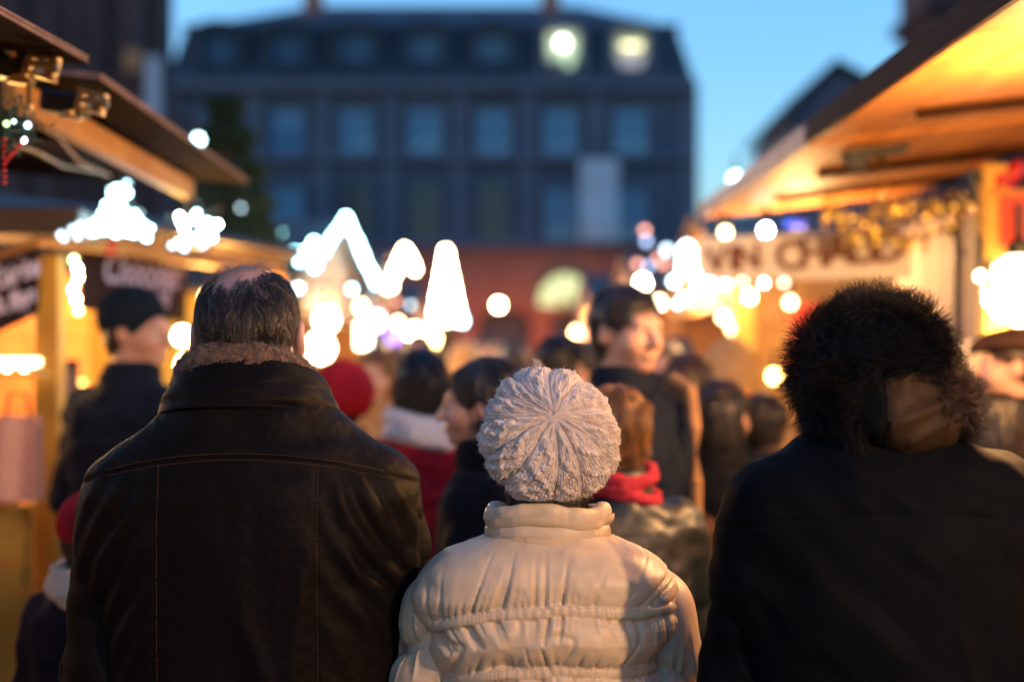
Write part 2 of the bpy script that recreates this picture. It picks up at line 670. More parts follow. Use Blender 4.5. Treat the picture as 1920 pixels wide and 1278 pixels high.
def person(label, px, Y, top_py, rz=0, coat=NAVY, hair_c='black', style='short', hat=None, scarf=None, scarf_r=.034, look=0, pitch=0,
           group=None, female=False, coat_len=.78, arms='pocket', h=.009, trous=TROUS, wide=1.0, skin=SKIN, hatmat=None,
           X=None, bend=0.0):
    top = EYE + (VY - top_py) / FPX * Y
    s = (top / 1.765)
    s = max(.6, s)
    x = (px - VX) / FPX * Y if X is None else X
    root = thing('person', label, 'person', (x, Y, 0), math.radians(rz), group)
    sh = (.185 if female else .205) * wide
    R = Rm(math.radians(look), math.radians(pitch))
    hc = Vector((0, .02 + bend, 1.645))
    # ---- body
    B = SDF([-.42 * s, -.34 * s, -.01], [.42 * s, .46 * s, 1.80 * s], h)

    def v(*a):
        return Vector(a) * s
    T = add_head(B, hc * s, s, R)
    B.cap(v(0, -.012, 1.42), hc * s + R @ Vector((0, -.02, -.03)) * s, .058 * s, .054 * s, .03 * s)
    prof = [(.92, .15, .10, 0), (1.0, .155, .10, 0), (1.12, .135, .09, 0), (1.3, .165, .105, 0), (1.40, .165, .09, -.005), (1.47, .09, .06, -.01)]
    B.loft([(a * s, b * s, c * s, d * s) for a, b, c, d in prof], .03)
    hands = []
    for sg in (-1, 1):
        B.cap(v(sg * .09, 0, .93), v(sg * .095, .01, .5), .082 * s, .055 * s, .03)
        B.cap(v(sg * .095, .01, .5), v(sg * .1, -.01, .09), .052 * s, .036 * s, .02)
        B.cap(v(sg * .1, -.01, .05), v(sg * .11, .15, .035), .036 * s, .03 * s, .02)
        if arms == 'mouth' and sg == 1:
            e, w = v(.26, .06, 1.13), v(.10, .20, 1.42)
        elif arms == 'front':
            e, w = v(sg * .25, -.02, 1.13), v(sg * .12, .24, 1.08)
        elif arms == 'hold' and sg == 1:
            e, w = v(.25, 0, 1.12), v(.14, .25, 1.20)
        else:
            e, w = v(sg * .25, -.03, 1.12), v(sg * .21, .10, .90)
        shp = v(sg * (sh - .03), 0, 1.40)
        B.cap(shp, e, .048 * s, .04 * s, .03)
        B.cap(e, w, .040 * s, .028 * s, .02)
        dd = (w - e).normalized()
        if arms == 'mouth' and sg == 1:
            dd = Vector((-.45, .1, .9)).normalized()
        hand(B, w, dd, s, side=sg)
        hands.append((shp, e, w))
    V, F = B.mesh()
    body = local_link('body', fastmesh('body', V, F), root, skin)
    for sg in (-1, 1):
        m = MB().lathe([(.0001, -.011 * s), (.008 * s, -.008 * s), (.0115 * s, 0), (.008 * s, .008 * s), (.0001, .011 * s)], 10, T(sg * .031, .078, .003))
        e_ = local_link('eye', m.mesh('eye', True), root, EYE_W)
        m2 = MB().lathe([(.0001, -.006 * s), (.005 * s, 0), (.0001, .006 * s)], 8, T(sg * .031, .0865, .003))
        p_ = local_link('iris', m2.mesh('iris', True), e_, EYE_D)
    # ---- trousers and shoes
    Tz = SDF([-.24 * s, -.2 * s, .02], [.24 * s, .2 * s, 1.06 * s], .012)
    Tz.loft([(.86 * s, .17 * s, .12 * s, 0), (1.02 * s, .165 * s, .115 * s, 0)], .03)
    for sg in (-1, 1):
        Tz.cap(v(sg * .09, 0, .92), v(sg * .095, .01, .5), .098 * s, .074 * s, .02)
        Tz.cap(v(sg * .095, .01, .5), v(sg * .1, -.01, .10), .074 * s, .062 * s, .02)
    V, F = Tz.mesh()
    V += vnormals(V, F) * (.006 * vnoise(V[:, 0] * 12, V[:, 1] * 12, V[:, 2] * 22))[:, None]
    local_link('trousers', fastmesh('trousers', V, F), root, trous)
    for sg in (-1, 1):
        S2 = SDF([sg * .1 * s - .08, -.1, -.01], [sg * .1 * s + .08, .26, .15], .010)
        S2.cap(v(sg * .1, -.02, .055), v(sg * .11, .15, .045), .048 * s, .042 * s, .01)
        S2.cap(v(sg * .1, -.02, .05), v(sg * .1, -.02, .12), .046 * s, .046 * s, .02)
        V, F = S2.mesh()
        V[:, 2] = np.maximum(V[:, 2], .0)
        local_link('shoe', fastmesh('shoe', V, F), root, SHOE)
    # ---- coat
    bot = 1.48 - coat_len
    C = SDF([-.42 * s, -.28 * s, bot * s - .03], [.42 * s, .36 * s, 1.58 * s], h)
    hw = .215 if female else .225
    prof = [(bot, hw, .165, 0), (1.0, hw - .015, .15, 0), (1.14, hw - .03, .14, 0), (1.3, sh, .145, -.005),
            (1.40, sh - .01, .125, -.01), (1.445, .15, .105, -.012), (1.49, .085, .082, -.012), (1.53, .075, .075, -.005)]
    C.loft([(a * s, b * wide * s, c * s, d * s) for a, b, c, d in prof], .02)
    for shp, e, w in hands:
        C.cap(shp, e, .078 * s, .064 * s, .035)
        C.cap(e, w, .064 * s, .05 * s, .02)
    V, F = C.mesh()
    N = vnormals(V, F)
    d = .010 * fbm(V[:, 0] * 7 + Y, V[:, 1] * 7, V[:, 2] * 11) + .005 * vnoise(V[:, 0] * 22, V[:, 1] * 22, V[:, 2] * 30)
    V = V + N * (d * s)[:, None]
    local_link('coat', fastmesh('coat', V, F), root, coat)
    # upright collar
    K = SDF([-.15, -.15, 1.44 * s], [.15, .16, 1.62 * s], h)
    K.loft([(1.47 * s, .095 * s, .092 * s, -.005), (1.555 * s, .082 * s, .080 * s, .0)], .01)
    K.loft([(1.47 * s, .095 * s, .092 * s, -.005), (1.555 * s, .082 * s, .080 * s, .0)], .01)
    V, F = K.mesh()
    local_link('collar', fastmesh('collar', V, F), root, coat)
    if scarf is not None:
        K = SDF([-.2 * s, -.2 * s, 1.3 * s], [.2 * s, .24 * s, 1.66 * s], h)
        for i in range(24):
            t = 2 * math.pi * i / 24
            t2 = 2 * math.pi * (i + 1) / 24
            for zz, rr, q in ((1.485, .108, 0), (1.535, .098, 1.2)):
                K.cap(v(rr * math.cos(t), rr * math.sin(t) * .95 + .005, zz + .015 * math.sin(2 * t + q)),
                      v(rr * math.cos(t2), rr * math.sin(t2) * .95 + .005, zz + .015 * math.sin(2 * t2 + q)), scarf_r * s, scarf_r * s, .008)
        K.cap(v(.05, .14, 1.48), v(.07, .17, 1.22), .035 * s, .04 * s, .02)
        V, F = K.mesh()
        V += vnormals(V, F) * (.006 * vnoise(V[:, 0] * 30, V[:, 1] * 30, V[:, 2] * 70))[:, None]
        local_link('scarf', fastmesh('scarf', V, F), root, scarf)
    # ---- hair
    G = SDF([-.19 * s, -.24 * s, 1.30 * s], [.19 * s, .24 * s, 1.82 * s], h * .85)

    def E(x, y, z, r, k=.012, sub=False):
        G.ell(T(x, y, z), [q * s for q in r], k * s, sub, R)
    if style != 'none':
        E(0, -.020, .036, (.085, .104, .096))
        if style in ('bob', 'long'):
            E(0, -.045, -.03, (.095, .075, .11), .03)
        if style == 'long':
            E(0, -.06, -.13, (.09, .05, .13), .04)
        if style == 'bun':
            E(0, -.115, .05, (.05, .045, .05), .02)
            E(0, -.03, -.01, (.088, .085, .09), .03)
        if style == 'short':
            E(0, -.045, -.02, (.074, .06, .07), .02)
        E(0, .115, -.045, (.072, .085, .105), .01, True)
        if style in ('short', 'bun'):
            for sg in (-1, 1):
                E(sg * .09, .02, -.03, (.03, .03, .045), .01, True)
        V, F = G.mesh()
        if len(V):
            N = vnormals(V, F)
            V = V + N * (.004 * vnoise(V[:, 0] * 90, V[:, 1] * 90, V[:, 2] * 12) + .004 * vnoise(V[:, 0] * 30, V[:, 1] * 30, V[:, 2] * 30))[:, None]
            ho = local_link('hair', fastmesh('hair', V, F), root, HAIR[hair_c])
            if Y < 6 and not hat:
                ok = np.where(V[:, 2] > (1.40 if style == 'long' else 1.50) * s)[0]
                pk = rng.choice(ok, 5200)
                Np = N[pk]
                dn_ = np.array([0, 0, -1.0]) + Np * Np[:, 2:3]
                dn_ /= np.linalg.norm(dn_, axis=1, keepdims=True) + .05
                sd = np.cross(Np, dn_) * (.35 * vnoise(V[pk, 0] * 25, V[pk, 1] * 25, V[pk, 2] * 25))[:, None]
                hair('hair_strands', V[pk] - Np * .001, dn_ + sd + Np * .16 + rng.normal(0, .07, (5200, 3)), 6, .007, .0005, HAIR[hair_c], ho, curl=.15, freq=40, grav=.1)
    if hat:
        G = SDF([-.20 * s, -.22 * s, 1.50 * s], [.20 * s, .24 * s, 1.86 * s], h * .85)
        if hat == 'beanie':
            E(0, -.020, .050, (.092, .112, .100))
            E(0, .13, -.035, (.13, .105, .095), .008, True)
            E(0, -.02, -.10, (.16, .18, .08), .008, True)
        elif hat == 'slouch':
            E(0, -.020, .045, (.098, .115, .105))
            E(.0, -.06, .03, (.11, .10, .10), .04)
            E(0, .13, -.05, (.13, .10, .085), .008, True)
            E(0, -.02, -.12, (.16, .2, .08), .008, True)
        elif hat == 'cap':
            E(0, -.015, .075, (.105, .125, .050))
            G.cap(T(-.03, .10, .055), T(.03, .10, .055), .03 * s, .03 * s, .02)
            E(0, -.015, .02, (.17, .19, .035), .006, True)
        V, F = G.mesh()
        V += vnormals(V, F) * (.002 * np.sin(np.arctan2(V[:, 1], V[:, 0]) * 46))[:, None]
        local_link(hat if hat != 'slouch' else 'woolly_hat', fastmesh('hat', V, F), root, hatmat or BLACKC)
    return root

# ------------------------------------------------------------------ the three people in front
def base_body(root, s, skin, h=.007, hx=0.0, arms='pocket', sw=.17, ears=.079, up=0.0):
    B = SDF([-.42 * s, -.34 * s, -.01], [.42 * s, .42 * s, 1.80 * s], h)

    def v(*a):
        return Vector(a) * s
    hc = Vector((hx, .015, 1.645 * s + up))
    T = add_head(B, hc, s, ears=ears)
    B.cap(v(0, -.012, 1.42), hc + Vector((0, -.02, -.03)) * s, .060 * s, .057 * s, .03 * s)
    prof = [(.92, .15, .10, 0), (1.0, .155, .10, 0), (1.12, .135, .09, 0), (1.3, .165, .105, 0), (1.40, .165, .09, -.005), (1.47, .09, .06, -.01)]
    B.loft([(a * s, b * s, c * s, d * s) for a, b, c, d in prof], .03)
    for sg in (-1, 1):
        B.cap(v(sg * .09, 0, .93), v(sg * .095, .01, .5), .082 * s, .055 * s, .03)
        B.cap(v(sg * .095, .01, .5), v(sg * .1, -.01, .09), .052 * s, .036 * s, .02)
        B.cap(v(sg * .1, -.01, .05), v(sg * .11, .15, .035), .036 * s, .03 * s, .02)
        a, e, w = v(sg * sw, 0, 1.40), v(sg * (sw + .05), 0, 1.10), v(sg * (sw + .035), .15, .90)
        B.cap(a, e, .048 * s, .04 * s, .03)
        B.cap(e, w, .040 * s, .028 * s, .02)
        hand(B, w, w - e, s, side=sg)
    V, F = B.mesh()
    local_link('body', fastmesh('body', V, F), root, skin)
    for sg in (-1, 1):
        m = MB().lathe([(.0001, -.011 * s), (.008 * s, -.008 * s), (.0115 * s, 0), (.008 * s, .008 * s), (.0001, .011 * s)], 10, T(sg * .031, .078, .003))
        e_ = local_link('eye', m.mesh('eye', True), root, EYE_W)
        m2 = MB().lathe([(.0001, -.006 * s), (.005 * s, 0), (.0001, .006 * s)], 8, T(sg * .031, .0865, .003))
        local_link('iris', m2.mesh('iris', True), e_, EYE_D)
    Tz = SDF([-.24 * s, -.2 * s, .02], [.24 * s, .2 * s, 1.06 * s], .012)
    Tz.loft([(.80 * s, .17 * s, .12 * s, 0), (1.02 * s, .165 * s, .115 * s, 0)], .03)
    for sg in (-1, 1):
        Tz.cap(v(sg * .09, 0, .92), v(sg * .095, .01, .5), .098 * s, .074 * s, .02)
        Tz.cap(v(sg * .095, .01, .5), v(sg * .1, -.01, .10), .074 * s, .062 * s, .02)
    V, F = Tz.mesh()
    V += vnormals(V, F) * (.006 * vnoise(V[:, 0] * 12, V[:, 1] * 12, V[:, 2] * 22))[:, None]
    local_link('trousers', fastmesh('trousers', V, F), root, TROUS)
    for sg in (-1, 1):
        S2 = SDF([sg * .1 * s - .08, -.1, -.01], [sg * .1 * s + .08, .26, .15], .010)
        S2.cap(v(sg * .1, -.02, .055), v(sg * .11, .15, .045), .048 * s, .042 * s, .01)
        S2.cap(v(sg * .1, -.02, .05), v(sg * .1, -.02, .12), .046 * s, .046 * s, .02)
        V, F = S2.mesh()
        V[:, 2] = np.maximum(V[:, 2], .0)
        local_link('shoe', fastmesh('shoe', V, F), root, SHOE)
    return hc, T


def reseat(root, k):
    """scale a figure about the eye point and bring the soles back to the ground"""
    c = Vector((0, 0, EYE))
    root.location = c + (root.location - c) * k
    root.scale = (k, k, k)
    foot = EYE * (1 - 1 / k)
    for ch in root.children:
        if ch.type == 'MESH' and ch.name.split('.')[0] in ('body', 'trousers', 'shoe'):
            n = len(ch.data.vertices)
            a = np.empty(n * 3, np.float32)
            ch.data.vertices.foreach_get('co', a)
            a = a.reshape(-1, 3)
            z = a[:, 2]
            a[:, 2] = np.where(z < .8, foot + z * (.8 - foot) / .8, z)
            ch.data.vertices.foreach_set('co', a.ravel())
            ch.data.update()


def bvh_of(V, F):
    return BVHTree.FromPolygons([tuple(v) for v in V], [tuple(int(i) for i in f) for f in F])


def surf(fn, nu, nv, u0, u1, v0, v1, closed_u=False):
    u = np.linspace(u0, u1, nu, endpoint=not closed_u)
    v = np.linspace(v0, v1, nv)
    U, W = np.meshgrid(u, v, indexing='ij')
    X, Y, Z = fn(U, W)
    V = np.stack([X, Y, Z], -1).reshape(-1, 3)
    i, j = np.meshgrid(np.arange(nu if closed_u else nu - 1), np.arange(nv - 1), indexing='ij')
    i2 = (i + 1) % nu
    F = np.stack([i * nv + j, i2 * nv + j, i2 * nv + j + 1, i * nv + j + 1], -1).reshape(-1, 4)
    return V, F, U.ravel(), W.ravel()


def stitches(root, bvh, lines, mat, name='stitching', ln=.0042, gap=.0024, r=.00055):
    """dashes of thread laid on a surface seen from behind; lines are functions t->(x,z)"""
    m = MB()
    for pts in lines:
        for (a, b) in zip(pts[:-1], pts[1:]):
            a, b = Vector(a), Vector(b)
            L = (b - a).length
            n = int(L / (ln + gap))
            for i in range(n):
                p, q = a.lerp(b, i * (ln + gap) / L), a.lerp(b, (i * (ln + gap) + ln) / L)
                pp = []
                for c in (p, q):
                    hit = bvh.ray_cast(Vector((c.x, -1, c.y)), Vector((0, 1, 0)))[0]
                    if hit:
                        pp.append(hit + Vector((0, -r * .6, 0)))
                if len(pp) == 2:
                    m.tube(pp, r, 5)
    me = m.mesh(name)
    return local_link(name, me, root, mat)


# ---- balding man in the dark leather jacket
def man_left():
    Y = 2.35
    root = thing('person', 'balding man seen from behind in a dark brown leather jacket with a brown shearling collar', 'person', ((475 - VX) / FPX * Y, Y, 0))
    s = 1.0
    hx = -.010
    sk = nmat('skin_bald', (.42, .22, .17), .42, (.50, .29, .23), 16, sss=.35, bump=.12, bscale=160)
    hc, T = base_body(root, s, sk, h=.006, hx=hx, sw=.2, ears=.087, up=.010)
    LE = nmat('leather_brown', (.0036, .0029, .0029), .58, (.0055, .0036, .0030), 7, bump=.5, bscale=260, bdist=.0008, spec=.085)
    # torso
    h = .0042
    J = SDF([-.32, -.22, .72], [.32, .24, 1.62], h)
    prof = [(.78, .255, .165, 0), (.95, .25, .155, 0), (1.1, .245, .15, 0), (1.33, .252, .15, -.01), (1.40, .246, .145, -.012), (1.45, .222, .132, -.012),
            (1.49, .190, .120, -.010), (1.52, .160, .117, -.008), (1.55, .130, .113, -.006), (1.575, .108, .105, -.004), (1.597, .085, .09, 0)]
    J.loft(prof, .01, n=2.3, rnd=.015)
    for sg in (-1, 1):
        J.cap((sg * .196, -.006, 1.382), (sg * .222, -.008 + (.02 if sg > 0 else 0), 1.31), .082, .074, .06)
    V, F = J.mesh()
    V = relax(V, F, 4)
    N = vnormals(V, F)
    x, y, z = V.T
    back = sstep(.0, -.06, y)
    yk = 1.468 - .030 * (x / .22) ** 2
    d = .0035 * sstep(-.0015, .0015, z - yk) * back                       # raised yoke
    d -= .0022 * np.exp(-((z - yk) / .004) ** 2) * back
    for sx in (-.13, .12):
        d -= .0018 * np.exp(-((x - sx) / .004) ** 2) * back * (z < yk)
    below = sstep(0, .05, yk - z)
    # long vertical drapes and diagonal pulls from the armholes
    d += below * (.0075 * vnoise(x * 11 + .35 * z * 11 + 4, 3.3, z * 2.0) + .0022 * vnoise(x * 26, 9.1, z * 4.5))
    ar = np.exp(-((np.abs(x) - .20) / .06) ** 2)
    d += ar * .0045 * np.sin((z * 1.0 + np.abs(x) * 1.6) * 85 + 2.5 * vnoise(x * 9, 2, z * 9)) * sstep(1.47, 1.38, z) * sstep(1.05, 1.25, z)
    d += .007 * np.exp(-((x - .02 - (1.2 - z) * .32) / .018) ** 2) * sstep(1.3, 1.1, z) * back
    d += .006 * np.exp(-((x - .105 + (1.3 - z) * .12) / .014) ** 2) * sstep(1.38, 1.25, z) * sstep(1.0, 1.15, z) * back
    d += .005 * np.exp(-((x - .165 - (1.35 - z) * .2) / .012) ** 2) * sstep(1.43, 1.36, z) * sstep(1.15, 1.28, z) * back
    # soft collar folds on the shoulders
    d += (1 - below) * .0045 * vnoise(x * 16, y * 10, z * 34)
    d += .0006 * fbm(x * 120, y * 120, z * 120, 2)
    V = V + N * d[:, None]
    me = fastmesh('jacket', V, F)
    jk = local_link('jacket', me, root, LE)
    bvh = bvh_of(V[::1], F)
    th = nmat('thread_tan', (.085, .034, .013), .7)
    yl = lambda xx, o: (xx, 1.468 - .030 * (xx / .22) ** 2 + o)
    xs = np.linspace(-.215, .225, 40)
    stitches(jk, bvh, [[yl(a, .0055) for a in xs], [yl(a, -.0045) for a in xs],
                       [(.1235, zz) for zz in np.linspace(1.455, .80, 12)],
                       [(-.1265, zz) for zz in np.linspace(1.455, .80, 12)]], th, r=.00045, gap=.0014)
    # sleeves
    for sg in (-1, 1):
        a, e, w = Vector((sg * .212, -.004, 1.370)), (Vector((-.240, -.008, 1.10)) if sg < 0 else Vector((.235, .060, 1.12))), (Vector((-.222, .15, .89)) if sg < 0 else Vector((.17, .24, 1.02)))
        S_ = SDF([sg * .24 - .15, -.17, .80], [sg * .24 + .15, .26, 1.56], h)
        S_.cap(a, e, .0755, .069, .03)
        S_.cap(e, w, .069, .054, .02)
        V, F = S_.mesh()
        V = relax(V, F, 3)
        N = vnormals(V, F)
        x, y, z = V.T
        d = .006 * vnoise(x * 12 + 5, y * 12, z * 9 + sg) + .005 * vnoise(x * 20 + z * 14, y * 20, z * 26)
        # armhole seam and outer seam
        d -= .002 * np.exp(-((y + .03) / .003) ** 2)
        V = V + N * d[:, None]
        sl = local_link('sleeve', fastmesh('sleeve', V, F), jk, LE)
    # leather collar: two stacked folds
    def ring(r0, r1, z0, z1, drop, th_, ph0=-2.75, ph1=2.75, fold=0.0):
        def fn(U, W):
            # U angle from the back (-Y); W 0..1 outside up, 1..2 inside down
            w = np.where(W < 1, W, 2 - W)
            q = (1 - np.cos(U)) / 2
            zz = z0 + (z1 - z0) * w - drop * q ** 1.2
            rr = r0 + (r1 - r0) * w - np.where(W > 1, th_, 0) * np.minimum(1, (W - 1) * 6)
            rr = rr + .004 * vnoise(U * 3 + z0 * 50, w * 3, 1.5) + fold * np.sin(w * math.pi)
            return (np.sin(U) * rr * 1.08 + hx * .5, -np.cos(U) * rr * .98 + .002, zz)
        return fn
    V, F, U, W = surf(ring(.139, .122, 1.546, 1.592, .060, .010, fold=.005), 220, 40, -2.7, 2.7, 0, 2)
    co = local_link('collar', fastmesh('collar', V, F), jk, LE)
    V, F, U, W = surf(ring(.129, .108, 1.566, 1.622, .072, .010, fold=.006), 220, 40, -2.7, 2.7, 0, 2)
    local_link('collar_fold', fastmesh('collar_fold', V, F), co, LE)
    # shearling lining rolling over the top
    SH = nmat('shearling', (.085, .045, .025), .9, (.15, .085, .05), 60, sheen=.4)

    def roll(U, W):
        q = (1 - np.cos(U)) / 2
        a = W * 2 * math.pi
        zz = 1.617 - .100 * q ** 1.1 + .028 * np.sin(a)
        rr = .095 + .002 * np.cos(U) + .014 * np.cos(a)
        return (np.sin(U) * rr * 1.08 + hx, -np.cos(U) * rr * .98 + .002, zz)
    V, F, U, W = surf(roll, 620, 120, -2.7, 2.7, 0, 1)
    N = vnormals(V, F)
    uu, ww = U * .11, W * .14
    # slanting curled clumps
    sl_ = uu * 1.0
    a = (uu + .9 * ww) * 95 + 2.0 * vnoise(uu * 60, ww * 60, 3)
    b = (ww - .25 * uu) * 190 + 2.0 * vnoise(uu * 50 + 9, ww * 50, 7)
    d = .0042 * (np.abs(np.sin(a)) ** .7 * (.35 + .65 * np.abs(np.sin(b)) ** .7)) + .0015 * vnoise(uu * 400, ww * 400, 1)
    V = V + N * d[:, None]
    fl = local_link('shearling_lining', fastmesh('shearling_lining', V, F), co, SH)
    pick = rng.choice(len(V), 9000, replace=False)
    nn = N[pick] + rng.normal(0, .7, (9000, 3))
    hair('shearling_curls', V[pick], nn, 5, .0018, .00028, SH, fl, curl=1.3, freq=160, taper=.5)
    # ---- hair round the bald crown
    HM = nmat('hair_man', (.020, .0125, .009), .33, spec=.6)
    HG = nmat('hair_man_grey', (.22, .18, .15), .35, spec=.6)
    c0 = np.array(hc) + np.array([0, -.012, .030])
    rad = np.array([.077, .098, .092])
    Nn = 26000
    th_ = rng.uniform(0, 2 * math.pi, Nn)
    cz = rng.uniform(-.95, 1, Nn)
    sr = np.sqrt(1 - cz ** 2)
    n = np.stack([sr * np.cos(th_), sr * np.sin(th_), cz], 1)
    pos = c0 + n * rad
    # bald crown, leaning left of centre, with a tuft to its right
    bx = (n[:, 0] + .08) / .68
    by = (n[:, 1] - .18) / 1.08
    bald = 1 - np.sqrt(bx ** 2 + by ** 2) + .14 * vnoise(n[:, 0] * 5, n[:, 1] * 5, 2)
    bald = np.where(n[:, 2] > .12, bald, -1)
    keep = (bald < -.05 + .17 * rng.random(Nn) ** 1.6) & ~((n[:, 1] > .45) & (n[:, 2] < .35)) & (n[:, 2] > -.93)
    ear = (np.abs(n[:, 0]) > .74) & (n[:, 2] < -.05) & (n[:, 1] > -.35)
    keep &= ~ear
    pos, n = pos[keep], n[keep]
    M = len(pos)
    # comb direction: down the skull, sideways swirl
    down = np.array([0, 0, -1.0]) - n * (-n[:, 2:3])
    down /= np.linalg.norm(down, axis=1, keepdims=True) + 1e-6
    side = np.cross(n, down)
    sw = .45 * vnoise(pos[:, 0] * 30, pos[:, 1] * 30, pos[:, 2] * 12) + .15
    dr = down + side * sw[:, None] + n * .22 + rng.normal(0, .10, (M, 3))

    def fol(p, i):
        q = (p - c0) / rad
        L = np.linalg.norm(q, axis=1, keepdims=True)
        lift = 1.045 + .012 * i
        q = np.where(L < 1.02, q / L * 1.02, q)
        q = np.where((L > lift) & (q[:, 2:3] > -.7), q / L * lift, q)
        return c0 + q * rad
    k = rng.random(M)
    g = k < .13
    hr = hair('hair', pos[~g], dr[~g], 9, .0052, .00045, HM, root, curl=.22, grav=.05, freq=70, follow=fol)
    hair('grey_hair', pos[g], dr[g], 9, .0052, .0003, HG, hr, curl=.25, grav=.05, freq=70, follow=fol)
    # nape locks that flick out over the collar
    Nn = 2600
    xx = rng.uniform(-.062, .062, Nn)
    clumpx = np.round(xx / .009) * .009
    rt = np.stack([xx + hx, -.098 * np.sqrt(np.clip(1 - (xx / .08) ** 2, 0, 1)) + .012, 1.645 + rng.uniform(-.012, .02, Nn)], 1)
    dd = np.stack([(clumpx - xx) * 14 + .8 * np.sin(clumpx * 300), np.full(Nn, -.38), np.full(Nn, -1.0)], 1) + rng.normal(0, .06, (Nn, 3))
    hair('nape_hair', rt, dd, 7, .0045, .00036, HM, hr, curl=.25, grav=-.10, freq=45)
    # fine down on the crown's rim
    rim = 700
    th_ = rng.uniform(math.pi * .9, math.pi * 2.1, rim)
    rr = rng.uniform(.35, .62, rim)
    nx, ny = rr * np.cos(th_) - .08, rr * np.sin(th_) + .05
    nz = np.sqrt(np.clip(1 - nx ** 2 - ny ** 2, 0, 1))
    nr = np.stack([nx, ny, nz], 1)
    hair('thin_hair', c0 + nr * rad, nr * .5 + rng.normal(0, .5, (rim, 3)) + np.array([0, -.6, 0]), 6, .004, .00014, HG, hr, curl=.3)

    return root


